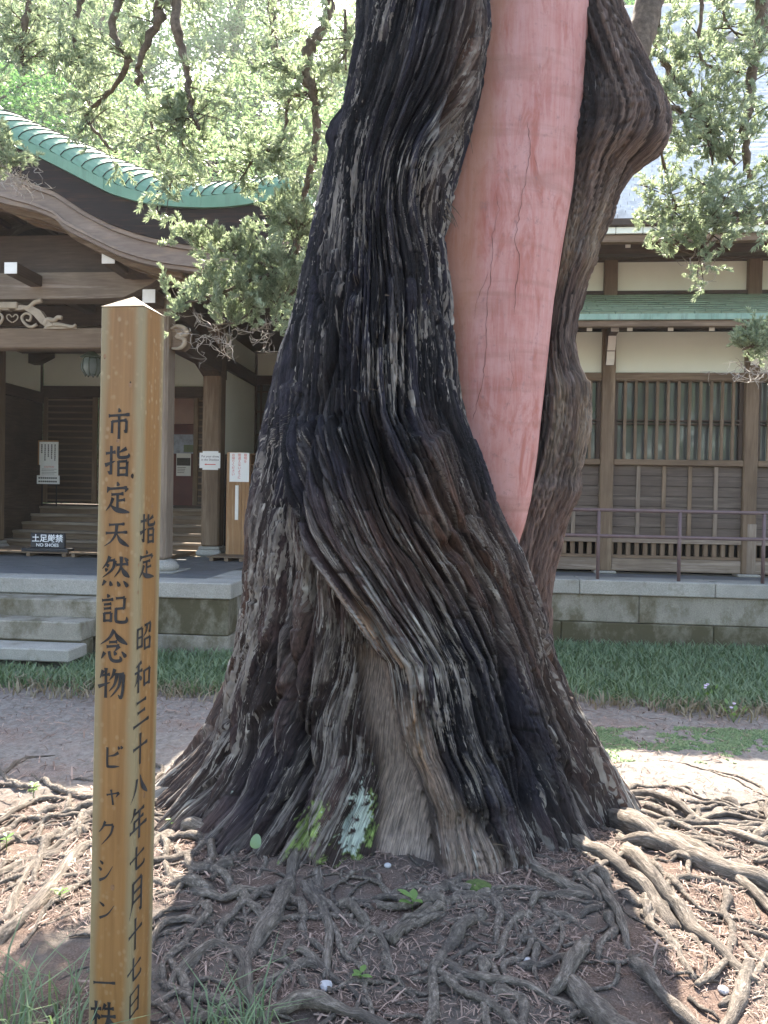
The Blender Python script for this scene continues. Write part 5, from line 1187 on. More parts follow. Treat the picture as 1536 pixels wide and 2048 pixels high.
# lit room beyond the opening
bx('room_wall', porch, M['pink_wall'], bu(190), bu(400), BK + 1.0, BK + 1.05, bz(836) , 4.0, 0); bx('room_beam', porch, M['dark_red'], bu(190), bu(400), BK + 0.94, BK + 0.999, bz(858), bz(836) - 0.001)
bx('room_panel', porch, M['dark_red'], bu(190), bu(420), BK + 1.0, BK + 1.04, zF - 0.1, bz(858) - 0.001, 0); bx('room_floor', porch, M['dark_u'], lu, su, BK - 0.02, BK + 1.0, zF - 0.12, zF - 0.02, 0)
bx('room_side', porch, M['pink_wall'], bu(424), bu(424) + 0.04, BK + 0.06, BK + 0.99, zF, 4.0, 0); bx('room_side', porch, M['dark_soil'], bu(84), bu(84) + 0.04, BK + 0.06, BK + 0.99, zF, 4.0, 0); bx('room_ceiling', porch, M['dark_u'], bu(84), bu(424), BK + 0.06, BK + 1.0, 4.0, 4.04, 0)
# wooden steps
ws = [(12.85, zF - 0.06)]
zz0 = ZT + 0.07; nst = 5
for k in range(nst):
    z = zz0 + (zF - 0.05 - zz0) * (k + 0.7) / (nst - 0.3); w = 11.78 + 0.27 * k
    bx('tread', porch, M['grey_u'], lu + 0.3, -3.92, w, w + 0.31 if k < nst - 1 else BK - 0.1, z - 0.045, z, 0.008); bx('riser', porch, M['wood_u'], lu + 0.3, -3.93, w + 0.035, w + 0.055, z - 0.19, z - 0.046, 0)
bx('handrail', porch, M['dark_w'], lu + 0.02, lu + 0.1, 11.5, 12.9, zF - 0.1, zF + 0.35, 0.01)
# right eave of the porch: rafters with pale ends
for k in range(11):
    w = 9.1 + 0.42 * k; z = float(np.interp(-2.6, uu, bb)) ; o = MB().prism([(-3.7, z + 0.12), (-3.7, z + 0.04), (-2.05, z - 0.12), (-2.05, z - 0.05)], w, w + 0.07).build('rafter', M['dark_u'], porch)
    e = MB().box(-2.049, -2.043, w + 0.004, w + 0.066, z - 0.115, z - 0.055).build('painted_end', M['carve'], o); e.location = e.location - o.location
MB().prism([(-3.9, float(np.interp(-3.9, uu, bb)) - 0.02), (-3.9, 4.2), (-1.9, float(np.interp(-1.9, uu, bb)) - 0.11), (-1.9, float(np.interp(-1.9, uu, bb)) - 0.03)], 8.6, 13.4).build('eave_soffit', M['dark_w'], porch)

# ------------------------------------------------------------------ things standing in the porch
def text(body, size, mat, parent, loc, rot=(math.pi / 2, 0, 0), name='lettering', extrude=0.0012, align='CENTER', spacing=1.0, sx=1.0, bold=0.0):
    c = bpy.data.curves.new(name, 'FONT'); c.body = body; c.size = size; c.align_x = align; c.align_y = 'CENTER'; c.extrude = extrude; c.space_line = spacing; c.offset = bold; c.resolution_u = 3
    t = bpy.data.objects.new(name, c); COL.objects.link(t)
    dg = bpy.context.evaluated_depsgraph_get(); me = bpy.data.meshes.new_from_object(t.evaluated_get(dg)); bpy.data.objects.remove(t)
    me.materials.clear(); me.materials.append(mat); o = _link(name, me, parent); o.location = loc; o.rotation_euler = rot; o.scale = (sx, 1, 1); return o
def column_text(body, size, mat, parent, x, y, z, name='lettering', pitch=1.0):
    for i, ch in enumerate(body): text(ch, size, mat, parent, (x, y, z - i * size * pitch), name=name)
dk = []
dz = ZT + 0.062
for a, b in ((lu + 0.35, -5.55), (-5.53, -4.02), (-3.5, -2.95)):
    d = temple('duckboard', {0: 'wooden duckboard under the black no shoes sign', 1: 'wooden duckboard in front of the steps behind the sign post', 2: 'short wooden duckboard beside the rear porch column'}[len(dk)], 'duckboard', 'duckboards before the porch steps'); dk.append(d)
    for k in range(7): bx('plank', d, M['wood_u'], a, b, 10.52 + 0.165 * k, 10.675 + 0.165 * k, dz - 0.018, dz, 0.004)
    n = max(2, int((b - a) / 0.5))
    for k in range(n + 1): u = a + 0.06 + (b - a - 0.12) * k / n; bx('bearer', d, M['wood_w'], u - 0.03, u + 0.03, 10.52, 11.66, ZT - 0.002, dz - 0.019, 0.004)
# NO SHOES sign
sw = 10.72; p0 = B(96, 1108, sw)
ns_ = thing('no_shoes_sign', 'black board sign reading NO SHOES in white on the duckboard', 'sign', W(p0.x, sw, dz), -TH)
s0 = 10.9 / FPX
bw = (B(130, 1085, sw).x - B(62, 1085, sw).x); bh = B(96, 1066, sw).z - dz
bx('base', ns_, M['black'], -bw * 0.68, bw * 0.68, -0.10, 0.10, 0.0, 0.05, 0.006); bx('board', ns_, M['black'], -bw / 2, bw / 2, -0.02, 0.02, 0.05, bh, 0.006)
text('土足厳禁', bw * 0.23, M['white_ink'], ns_, (0, -0.0215, bh * 0.68), bold=0.0015); text('NO SHOES', bw * 0.125, M['white_ink'], ns_, (0, -0.0215, bh * 0.33), bold=0.0006, sx=1.1)
# notice stand
nw_ = 12.75; p1 = B(98, 1023, nw_); st_ = thing('notice_stand', 'white notice panels on a thin black two legged stand at the door', 'notice stand', W(p1.x, nw_, zF - 0.052), -TH)
zb_ = p1.z
for sx_ in (-0.13, 0.13): MB().tube([(sx_, 0, 0.0), (sx_, 0, 1.0)], 0.011, 8).build('leg', M['black'], st_, True)
q = lambda py: B(98, py, nw_).z - (zF - 0.052)
bx('back_board', st_, M['orange_wood'], -0.20, 0.17, -0.03, -0.012, q(930), q(881), 0.003); bx('paper', st_, M['paper'], -0.17, 0.175, -0.034, -0.0305, q(930), q(884), 0)
bx('paper', st_, M['paper'], -0.15, 0.18, -0.04, -0.036, q(958), q(930), 0); bx('paper', st_, M['paper'], -0.20, 0.21, -0.05, -0.0415, q(968), q(951), 0)
for k in range(5):                                                    # columns of small writing, too small to read
    for i in range(9 - k % 3 - (3 if k == 4 else 0)): bx('text_mark', st_, M['ink'], 0.105 - k * 0.06, 0.128 - k * 0.06 - random.uniform(0, .006), -0.0352, -0.0342, q(889) - 0.032 * i - 0.024, q(889) - 0.032 * i, 0)
text('CAUTION', 0.04, M['red_ink'], st_, (0.015, -0.0405, q(934)))
for k in range(5): bx('text_line', st_, M['rail'], -0.12, 0.15 - 0.04 * (k % 2), -0.041, -0.0402, q(938 + 3.2 * k) - 0.006, q(938 + 3.2 * k), 0)
for k in range(2):
    for i in range(9): bx('text_mark', st_, M['ink'], -0.17 + i * 0.038, -0.142 + i * 0.038, -0.0512, -0.0502, q(956 + 7 * k) - 0.015, q(956 + 7 * k) + 0.012, 0)
# hanging lantern
lp = B(183, 752, 10.5); ln = thing('hanging_lantern', 'green bronze hanging lantern with ribbed frosted glass under the porch', 'lantern', W(lp.x, 10.5, lp.z), -TH)
MB().lathe([(0.03, 0.0), (0.09, 0.02), (0.135, 0.09), (0.14, 0.15), (0.12, 0.23), (0.09, 0.26)], 16).build('glass', M['frosted'], ln, True)
for k in range(8):
    g = math.pi / 4 * k + 0.2; MB().tube([((r + 0.004) * math.cos(g), (r + 0.004) * math.sin(g), z) for r, z in ((0.09, 0.02), (0.135, 0.09), (0.14, 0.15), (0.12, 0.23), (0.09, 0.26))], 0.008, 6).build('rib', M['bronze'], ln, True)
    MB().lathe([(0.004, -0.012), (0.014, 0.005), (0.006, 0.03)], 8, (0.085 * math.cos(g), 0.085 * math.sin(g))).build('foot', M['bronze'], ln, True)
MB().lathe([(0.15, 0.255), (0.155, 0.265), (0.10, 0.30), (0.05, 0.33), (0.03, 0.36), (0.012, 0.38)], 18).build('cap', M['bronze'], ln, True); MB().tube([(0, 0, 0.37), (0, 0, 0.66)], 0.006, 6).build('chain', M['bronze'], ln, True)
# paper notice on the rear column
nv = thing('paper_notice', 'white laminated notice with a red arrow fixed to the porch column', 'notice', W(B(421, 921, BWc - 0.145).x, BWc - 0.147, B(421, 921, BWc - .145).z), -TH)
bx('backing', nv, M['paper'], -0.12, 0.12, -0.006, 0.0, -0.14, 0.14, 0); bx('sheet', nv, M['paper'], -0.165, 0.155, -0.012, -0.0065, -0.115, 0.115, 0)
text('Put your shoes\nin the Shoebox', 0.045, M['rail'], nv, (0, -0.0125, 0.035), spacing=1.1)
MB().add([(-0.09, -0.0135, -0.06), (-0.06, -0.0135, -0.045), (-0.06, -0.0135, -0.054), (0.085, -0.0135, -0.054), (0.085, -0.0135, -0.066), (-0.06, -0.0135, -0.066), (-0.06, -0.0135, -0.075)], [(0, 1, 2, 3, 4, 5, 6)]).build('arrow', M['red_ink'], nv)
# leaning board with red writing
lw = 11.02; l0 = B(474, 1117, lw); lb = thing('wooden_notice_board', 'tall orange wooden board with a red lettered paper and a white strip', 'notice board', W(l0.x, lw, ZT + 0.002), -TH)
lh = B(476, 905, lw).z - ZT; lq = lambda py: B(476, py, lw).z - ZT; bwid = 0.345
for k, (a, b) in enumerate(((-0.17, 0.06), (0.063, 0.11), (0.113, 0.172))): bx('plank', lb, M['orange_wood'], a, b, -0.015, 0.015 - 0.004 * k, 0.0, lh - 0.004 * k, 0.003)
bx('paper', lb, M['paper'], -0.125, 0.165, -0.022, -0.0165, lq(964), lq(906), 0); bx('strip', lb, M['white_paint'], -0.035, 0.015, -0.03, -0.016, lq(1040), lq(971), 0.004)
for k, s in enumerate(('履物を', '間違えないように', 'お帰りください')): column_text(s, 0.048, M['red_ink'], lb, 0.11 - 0.09 * k, -0.0225, lq(911), pitch=0.97)
# shoe shelf against the rear wall, dark cabinet beside the column
sh = temple('shoe_shelf', 'brown pigeonhole shoe shelf standing against the wall behind the board', 'shelf')
a0, a1 = B(500, 1000, 12.2).x, B(500, 1000, 12.2).x + 0.9; zt2 = B(510, 908, 12.2).z
for k in range(10): z = ZT + 0.03 + (zt2 - ZT - 0.03) * k / 9; bx('shelf', sh, M['orange_wood'], a0, a1, 12.2, 12.55, z - 0.01, z + 0.01, 0)
for k in range(6): u = a0 + (a1 - a0) * k / 5; bx('divider', sh, M['orange_wood'], u - 0.009, u + 0.009, 12.205, 12.55, ZT, zt2, 0)
bx('back', sh, M['dark_z'], a0, a1, 12.551, 12.57, ZT, zt2, 0)
for k in range(9): z = ZT + 0.03 + (zt2 - ZT - 0.03) * k / 9
cb = temple('black_cabinet', 'narrow black cabinet between the rear column and the orange board', 'cabinet'); bx('body', cb, M['black'], B(449, 1000, 11.6).x, B(458, 1000, 11.6).x, 11.6, 12.1, ZT, B(450, 908, 11.6).z); bx('door', cb, M['black'], B(449, 1000, 11.6).x + 0.005, B(458, 1000, 11.6).x - 0.005, 11.585, 11.599, ZT + 0.05, B(450, 908, 11.6).z - 0.03)
# posters in the room
po = thing('poster', 'blue poster with white lettering hanging inside the open doorway', 'poster', W(B(366, 878, BK + 0.9).x, BK + 0.96, B(366, 878, BK + 0.9).z), -TH)
k = 15.3 / FPX
bx('sheet', po, M['pale_print'], -21 * k, 22 * k, -0.012, 0, -28 * k, 28 * k, 0); bx('heading', po, M['blue_print'], -20 * k, 21 * k, -0.014, -0.0125, 17 * k, 26 * k, 0); bx('inset', po, M['copper_old'], 0, 21 * k, -0.014, -0.0125, -25 * k, -11 * k, 0); text('坐禅会', 0.075, M['white_ink'], po, (0.06, -0.0145, 21 * k))
po = thing('poster', 'black and white photo poster hanging below the blue poster', 'poster', W(B(366, 929, BK + 0.9).x, BK + 0.955, B(366, 929, BK + 0.9).z), -TH)
bx('sheet', po, M['paper'], -15 * k, 14 * k, -0.012, 0, -22 * k, 22 * k, 0); bx('photo', po, M['dark_print'], -14 * k, 13 * k, -0.014, -0.0125, -2 * k, 13 * k, 0)
for i in range(4): bx('text_line', po, M['rail'], -13 * k, (4 - i) * k, -0.0135, -0.0125, (-6 - 3.4 * i) * k, (-5 - 3.4 * i) * k, 0)
# ------------------------------------------------------------------ the inscribed sign post
PB = P(248, 2048, 2.32); PWID = 0.134
post = thing('wooden_sign_post', 'square yellow brown wooden sign post with black brushed characters', 'sign post', (PB.x - 0.012, 2.32, g1(PB.x, 2.32) - 0.02), math.radians(-10.0))
post.rotation_euler = (0, math.radians(0.35), math.radians(-10.0))
def _postm():
    m = Mat('varnished_sign_post'); v = m.coord('Object', (1, 1, 1), False); gr = m.noise(m.coord('Object', (30, 30, 1.2), False), 1.5, 5, 0.65, 0.6)
    big = m.noise(m.coord('Object', (7, 7, 1.6), False), 1.0, 4, 0.6, 0.4); vo = m.node('ShaderNodeTexVoronoi'); vo.inputs['Scale'].default_value = 46; m.l.new(m.coord('Object', (1, 1, 0.8), False), vo.inputs['Vector'])
    c = m.ramp(gr, [(0.3, (0.185, 0.09, 0.028)), (0.7, (0.275, 0.145, 0.05))])
    # worn greyish edges and patches where the varnish has gone
    sx = m.node('ShaderNodeSeparateXYZ'); tc = m.node('ShaderNodeTexCoord'); m.l.new(tc.outputs['Object'], sx.inputs[0])
    ab = []
    for i in (0, 1):
        q = m.node('ShaderNodeMath', operation='ABSOLUTE'); m.l.new(sx.outputs[i], q.inputs[0]); ab.append(q)
    mn = m.node('ShaderNodeMath', operation='MINIMUM'); m.l.new(ab[0].outputs[0], mn.inputs[0]); m.l.new(ab[1].outputs[0], mn.inputs[1])
    ed = m.node('ShaderNodeMath', operation='MULTIPLY_ADD'); m.l.new(big, ed.inputs[0]); ed.inputs[1].default_value = 0.05; m.l.new(mn.outputs[0], ed.inputs[2])
    c = m.mix(m.ramp(ed.outputs[0], [(0.060, 0.0), (0.080, 0.9)]), c, (0.235, 0.19, 0.105))
    # rain spots, most near the top
    n6 = m.noise(v, 9, 3, 0.6); zr = m.node('ShaderNodeMapRange'); m.l.new(sx.outputs[2], zr.inputs[0]); zr.inputs[1].default_value = 0.5; zr.inputs[2].default_value = 2.2; zr.inputs[3].default_value = 0.25; zr.inputs[4].default_value = 1.0
    sp = m.ramp(vo.outputs['Distance'], [(0.16, 1.0), (0.34, 0.0)]); spn = m.ramp(n6, [(0.40, 0.0), (0.56, 0.85)])
    mu = m.node('ShaderNodeMath', operation='MULTIPLY'); m.l.new(sp, mu.inputs[0]); m.l.new(spn, mu.inputs[1]); mu2 = m.node('ShaderNodeMath', operation='MULTIPLY'); m.l.new(mu.outputs[0], mu2.inputs[0]); m.l.new(zr.outputs[0], mu2.inputs[1])
    c = m.mix(mu2.outputs[0], c, (0.40, 0.315, 0.185))
    gm = m.noise(m.coord('Object', (4, 4, 2), False), 1.5, 4, 0.6); zt = m.node('ShaderNodeMapRange'); m.l.new(sx.outputs[2], zt.inputs[0]); zt.inputs[1].default_value = 1.5; zt.inputs[2].default_value = 2.3
    gmx = m.node('ShaderNodeMath', operation='MULTIPLY'); m.l.new(m.ramp(gm, [(0.44, 0.0), (0.58, 0.85)]), gmx.inputs[0]); m.l.new(zt.outputs[0], gmx.inputs[1]); c = m.mix(gmx.outputs[0], c, (0.205, 0.175, 0.14))
    m.color(c).rough(0.5).spec(0.4).bump(gr, 0.12, 0.003); return m.m
M['post'] = _postm()
hw = PWID / 2; PTOP = P(282, 624, 2.32).z - post.location.z
bx('shaft', post, M['post'], -hw, hw, -hw, hw, -0.3, PTOP, 0.0035).location.z
M['post_cap'] = plain('grey_weathered_endgrain', (0.20, 0.165, 0.12), 0.8, 0.25, 40)
MB().add([(-hw - .001, -hw - .001, PTOP), (hw + .001, -hw - .001, PTOP), (hw + .001, hw + .001, PTOP), (-hw - .001, hw + .001, PTOP), (0, 0, PTOP + 0.045)], [(0, 1, 4), (1, 2, 4), (2, 3, 4), (3, 0, 4), (3, 2, 1, 0)]).build('cap', M['post_cap'], post)
# brush strokes: kind and points on a 100 x 100 grid, y downwards
G = {
'市': 'D48,2 53,15;H8,27 92,22;V23,43 22,82;H23,45 81,40;K80,41 79,78 70,72;V50,25 50,100',
'指': 'H4,27 42,22;K25,3 25,91 12,82;T2,64 42,50;L84,10 54,24;C53,4 52,31 60,39 90,36 93,25;V54,50 54,98;H54,52 88,50;V87,51 86,98;H56,72 86,71;H56,93 86,92',
'定': 'D48,1 53,14;L16,18 10,37;H16,24 86,19;L87,19 78,33;H26,42 73,38;V50,41 50,84;H52,61 79,57;L33,52 24,73 6,94;R22,74 46,89 97,97',
'天': 'H20,15 80,10;H8,46 91,40;L51,12 46,48 30,75 3,95;R51,47 66,73 98,93',
'然': 'L29,5 20,24 3,45;H23,19 48,16;L48,17 38,46 4,73;D16,30 26,37;D12,44 21,51;H52,31 95,26;L70,4 68,40 46,71;R70,34 81,54 100,69;D81,7 93,19;L14,82 3,99;D31,83 36,99;D57,83 65,99;D79,81 95,99',
'記': 'D22,1 29,12;H3,23 45,18;H10,37 38,33;H10,51 38,47;V12,64 13,95;H12,66 38,63;V38,63 37,94;H13,90 37,89;H54,14 88,10;V87,11 85,47;H56,49 86,45;C56,46 55,82 62,92 93,90 96,73',
'念': 'L51,1 34,26 3,47;R51,3 66,24 99,43;H34,39 63,36;H25,53 71,48;L71,48 54,66;L19,70 7,90;C34,66 40,87 53,95 76,92 73,79;D52,65 59,77;D79,65 95,81',
'物': 'L18,10 7,36;H14,27 43,22;V28,2 28,99;T1,64 44,48;L60,4 53,25 40,42;H56,21 94,18;K93,19 90,70 84,95 73,86;L69,22 60,53 40,78;L83,22 74,61 46,96',
'ビ': 'L80,28 58,40 28,46;C25,10 26,78 34,87 86,83;D77,3 84,15;D91,0 98,11',
'ャ': 'H16,48 84,32;L84,32 66,56;V40,20 52,94',
'ク': 'L42,5 28,31 8,50;H36,21 84,16;L84,17 70,54 24,98',
'シ': 'D18,10 37,23;D10,37 29,49;T16,92 56,74 93,28',
'ン': 'D12,16 38,34;T13,92 56,71 93,26',
'一': 'H3,56 97,48',
'株': 'H2,31 43,26;V22,4 22,99;L22,33 16,55 1,74;D24,42 39,57;L58,10 47,31;H54,25 91,21;H43,49 99,44;V72,3 72,99;L72,49 62,71 40,88;R73,49 83,67 100,84',
'昭': 'V8,20 8,86;H8,23 36,20;V36,21 36,85;H9,51 35,49;H9,81 35,80;H50,15 90,10;K89,11 86,40 77,35;L68,15 62,35 43,52;V52,58 54,96;H52,61 88,57;V87,58 85,95;H54,91 85,90',
'和': 'L41,4 7,17;H1,35 47,30;V24,13 24,99;L24,37 16,59 1,76;D26,44 43,61;V58,34 60,86;H58,37 92,32;V91,33 89,85;H60,80 89,77',
'三': 'H20,17 79,12;H27,50 73,45;H3,88 97,80',
'十': 'H4,46 96,40;V50,3 50,99',
'八': 'L38,18 28,60 2,94;R55,9 70,52 100,90',
'年': 'L31,1 22,21 6,36;H27,19 83,14;H26,42 79,37;V28,41 28,64;H2,68 98,62;V56,16 56,101',
'七': 'H3,48 94,34;C44,5 44,78 52,89 91,87 94,72',
'月': 'L28,6 26,60 6,98;H28,9 80,6;K80,7 79,96 67,88;H28,35 79,33;H28,60 79,58',
'日': 'V22,6 22,98;H22,9 80,6;V80,7 79,97;H23,49 79,47;H23,90 79,88'}
def stroke(mb, kind, pts, face, ox, oz, sx, sz, dpt):
    p = [Vector((x, 0, y)) for x, y in pts]; q = smooth_path(p, 8) if len(p) > 2 and kind != 'K' else None
    if kind == 'K': q = [p[0].lerp(p[1], i / 8) for i in range(8)] + (smooth_path(p[1:], 8) if len(p) > 3 else [p[-2].lerp(p[-1], i / 5) for i in range(6)])
    if q is None: q = [p[0].lerp(p[1], i / 10) for i in range(11)]
    n = len(q); W_ = {'H': lambda t: 3.6 + 2.2 * (t < .08) + 3.6 * max(0, (t - 0.78) / 0.22) * (1 if t < 0.97 else 0.35), 'V': lambda t: 5.0 + 1.6 * (t < .1) - 0.7 * math.sin(math.pi * t), 'L': lambda t: 0.8 + 5.4 * (1 - t) ** 0.75, 'R': lambda t: 2.0 + 6.0 * math.sin(math.pi * min(1, t ** 1.4)) ** 1.1,
              'D': lambda t: 1.2 + 6.2 * t ** 0.7 * (1 if t < .9 else 0.6), 'T': lambda t: 0.9 + 5.2 * (1 - t) ** 0.8, 'C': lambda t: 4.9 if t < 0.86 else 4.9 - 4.2 * (t - 0.86) / 0.14, 'K': lambda t: 4.8 if t < 0.80 else 4.8 - 3.9 * (t - 0.80) / 0.20}[kind]
    vs = []; fs = []
    for i, c in enumerate(q):
        d = (q[min(i + 1, n - 1)] - q[max(i - 1, 0)]); d = d.normalized(); s = Vector((-d.z, 0, d.x)); w = W_(i / (n - 1)) * 1.08
        for k in (-1, 1):
            e = c + s * (w * k); a = ox + (e.x - 50) / 100 * sx; z = oz - (e.z - 50) / 100 * sz
            vs.append((a, -hw - dpt, z) if face == 'front' else (hw + dpt, a, z))
        if i: fs.append((2 * i - 2, 2 * i - 1, 2 * i + 1, 2 * i))
    mb.add(vs, fs)
pmw = Matrix.Translation(post.location) @ post.rotation_euler.to_matrix().to_4x4(); pinv = pmw.inverted()
def on_face(px, py, face):
    """pixel -> (a, z) on a face of the post, in its own axes"""
    o = pinv @ Vector((0, 0, CAMZ)); d = (pinv.to_3x3() @ ray(px, py)); ax = 1 if face == 'front' else 0; lim = -hw if face == 'front' else hw
    k = (lim - o[ax]) / d[ax]; q = o + d * k; return (q.x if face == 'front' else q.y), q.z
front = [('市', 214, 263, 815, 878), ('指', 210, 261, 890, 954), ('定', 210, 261, 963, 1026), ('天', 208, 259, 1042, 1096), ('然', 204, 259, 1110, 1173), ('記', 203, 256, 1188, 1248), ('念', 200, 255, 1259, 1325), ('物', 197, 251, 1335, 1397), ('ビ', 205, 245, 1490, 1540), ('ャ', 208, 244, 1571, 1612), ('ク', 195, 232, 1640, 1691), ('シ', 194, 228, 1717, 1765),
         ('ン', 195, 231, 1798, 1840), ('一', 186, 232, 1938, 1990), ('株', 181, 232, 2000, 2066)]
side = [('指', 280, 310, 1026, 1088), ('定', 277, 308, 1100, 1157), ('昭', 273, 303, 1242, 1302), ('和', 269, 301, 1320, 1382), ('三', 266, 298, 1393, 1455), ('十', 265, 295, 1464, 1528), ('八', 261, 294, 1546, 1600), ('年', 259, 293, 1612, 1676), ('七', 259, 289, 1690, 1742), ('月', 257, 288, 1756, 1828), ('十', 256, 284, 1835, 1899), ('七', 254, 282, 1912, 1964), ('日', 254, 281, 1978, 2030)]
for face, rows in (('front', front), ('right', side)):
    for ch, x0, x1, y0, y1 in rows:
        cx, cy = (x0 + x1) / 2, (y0 + y1) / 2; a, z = on_face(cx, cy, face); a0, _ = on_face(x0, cy, face); a1, _ = on_face(x1, cy, face); _, z1 = on_face(cx, y0, face); _, z0 = on_face(cx, y1, face)
        mb = MB()
        for i, s in enumerate(G[ch].split(';')):
            pts = [tuple(float(c) for c in t.split(',')) for t in s[1:].split(' ')]; stroke(mb, s[0], pts, face, a, z, abs(a1 - a0) * 1.02, z1 - z0, 0.0012 + 0.00006 * i)
        mb.build('painted_character', M['ink'], post)
M['knot'] = plain('knot_wood', (0.20, 0.11, 0.055), 0.6, 0.5, 60); M['knot_hole'] = plain('knot_hole', (0.02, 0.014, 0.01), 0.9, 0.2)
def knot(px, py, face, r, mat):
    a, z = on_face(px, py, face); mb = MB(); n = 14; vs = [((a, -hw - 0.0007, z) if face == 'front' else (hw + 0.0007, a, z))]
    for k in range(n):
        g = 2 * math.pi * k / n; rr = r * random.uniform(0.8, 1.15); x, y = a + rr * 0.8 * math.cos(g), z + rr * 1.25 * math.sin(g); vs.append((x, -hw - 0.0006, y) if face == 'front' else (hw + 0.0006, x, y))
    mb.add(vs, [(0, k + 1, (k + 1) % n + 1) for k in range(n)]).build('knot', mat, post)
for px, py, f, r, mt in ((261, 770, 'front', .0065, 'knot'), (261, 765, 'front', .003, 'knot_hole'), (236, 881, 'front', .006, 'knot'), (265, 952, 'front', .006, 'knot_hole'), (210, 713, 'front', .006, 'knot'), (304, 1013, 'right', .007, 'knot'), (277, 1130, 'right', .004, 'knot'), (225, 1775, 'front', .008, 'knot'), (288, 1590, 'right', .008, 'knot'), (276, 1185, 'right', .005, 'knot'), (289, 1240, 'right', .006, 'knot')): knot(px, py, f, r, M[mt])

# ------------------------------------------------------------------ seedlings, stones, fallen leaf, moss cushion
M['seedling'] = leafmat('seedling_leaf', (0.11, 0.20, 0.06), (0.18, 0.28, 0.10), 0.4, 0.4)
def seedling(px, py, label, n, L, h, spread=0.6):
    p = PG(px, py, 0.05); z = g1(p.x, p.y); t = thing('seedling', label, 'seedling', (p.x, p.y, z), random.uniform(0, 6), 'seedlings on the root covered ground')
    MB().tube([(0, 0, -0.02), (0.004, 0, h * 0.5), (0, 0.003, h)], [0.0022, 0.0018, 0.0014], 5).build('stem', M['seedling'], t, True)
    for k in range(n):
        g = 2.4 * k + random.uniform(-.3, .3); hh = h * (1 - 0.55 * k / max(1, n)); d = Vector((math.cos(g), math.sin(g), random.uniform(0.2, 0.9))).normalized(); s = Vector((-math.sin(g), math.cos(g), 0)); b = Vector((0, 0, hh)); l = L * random.uniform(0.75, 1.15)
        pr = [(0, .02), (.3, .2), (.55, .24), (.8, .15), (1, .01)]; vs = []
        for tt, ww in pr: c = b + d * l * tt + Vector((0, 0, -0.25 * l * tt * tt)); vs += [c - s * l * ww + Vector((0, 0, .05 * l)), c, c + s * l * ww + Vector((0, 0, .05 * l))]
        obj_py('leaf', vs, [f for i in range(4) for f in ((3 * i, 3 * i + 1, 3 * i + 4, 3 * i + 3), (3 * i + 1, 3 * i + 2, 3 * i + 5, 3 * i + 4))], M['seedling'], t, True)
seedling(826, 1825, 'three leaved bright green seedling before the bare wood of the trunk', 4, 0.075, 0.05)
seedling(722, 1948, 'tiny green seedling beside a pale stone among the front roots', 4, 0.045, 0.03)
seedling(452, 1655, 'slender green seedling against the flaring left foot of the trunk', 8, 0.035, 0.09)
seedling(345, 1652, 'small yellow green seedling beside the sign post and left root', 6, 0.04, 0.05)
seedling(68, 1585, 'pale leafy seedling on bare soil behind the left roots', 12, 0.04, 0.09)
seedling(122, 1785, 'bright green seedling in the gap under the long left root', 6, 0.04, 0.05)
seedling(14, 1680, 'green seedling beside the long left root', 7, 0.04, 0.06)
M['stone'] = plain('pale_grey_pebble', (0.36, 0.36, 0.37), 0.8, 0.2, 20)
def pebble(px, py, r, label):
    p = PG(px, py, 0.04); bm = bmesh.new(); bmesh.ops.create_icosphere(bm, subdivisions=2, radius=r)
    for v in bm.verts: v.co *= 0.8 + 0.45 * float(noise(v.co.x * 40 + px, v.co.y * 40 + v.co.z * 25, 3)); v.co.z *= 0.7
    me = bpy.data.meshes.new('pebble'); bm.to_mesh(me); bm.free(); me.materials.append(M['stone']); o = _link('pebble', me); o.location = (p.x, p.y, g1(p.x, p.y) + r * 0.35); tag(o, label, 'stone', 'loose pebbles among the roots')
pebble(652, 1958, 0.022, 'flat grey pebble beside the tiny seedling among the front roots'); pebble(1055, 1914, 0.018, 'pale round pebble under the mossy front roots'); pebble(1447, 1966, 0.018, 'white pebble on the needle litter beside the right hand roots'); pebble(775, 1752, 0.016, 'pinkish pebble at the foot of the bare wood'); pebble(925, 1800, 0.012, 'small dark pebble above the curved front root')
def cushion():
    p = PG(955, 1776, 0.05); bm = bmesh.new(); bmesh.ops.create_uvsphere(bm, u_segments=24, v_segments=12, radius=0.055)
    for v in bm.verts: v.co *= 0.9 + 0.25 * float(noise(v.co.x * 60, v.co.y * 60 + v.co.z * 70, 9)); v.co.z *= 0.38
    me = bpy.data.meshes.new('moss_cushion'); bm.to_mesh(me); bm.free(); m = Mat('dark_moss'); n = m.noise(m.coord(), 60, 4, 0.7); m.color(m.ramp(n, [(0.3, (0.03, 0.05, 0.012)), (0.7, (0.09, 0.13, 0.03))])).rough(0.95).bump(n, 0.8, 0.01)
    me.materials.append(m.m); o = _link('moss_cushion', me); o.location = (p.x, p.y, g1(p.x, p.y) + 0.012); tag(o, 'dark green moss cushion among the front roots', 'moss')
cushion()
def round_leaf():
    s, z = tr_s(512, 1686); p = PG(512, 1690, 0.16); vs = [(0, 0, 0)]; n = 14
    for k in range(n): g = 2 * math.pi * k / n; vs.append((0.024 * math.cos(g), -0.008 * math.cos(2 * g), (0.030 + 0.008 * math.sin(g)) * math.sin(g)))
    o = obj_py('fallen_leaf', vs, [(0, k + 1, (k + 1) % n + 1) for k in range(n)], leafmat('pale_round_leaf', (0.20, 0.30, 0.17), (0.22, 0.32, 0.18), 0.3), None, True, P(511, 1686, 3.28)); o.rotation_euler = (-0.5, 0.2, 0.1); tag(o, 'round pale green leaf resting against the foot of the trunk', 'leaf')
round_leaf()
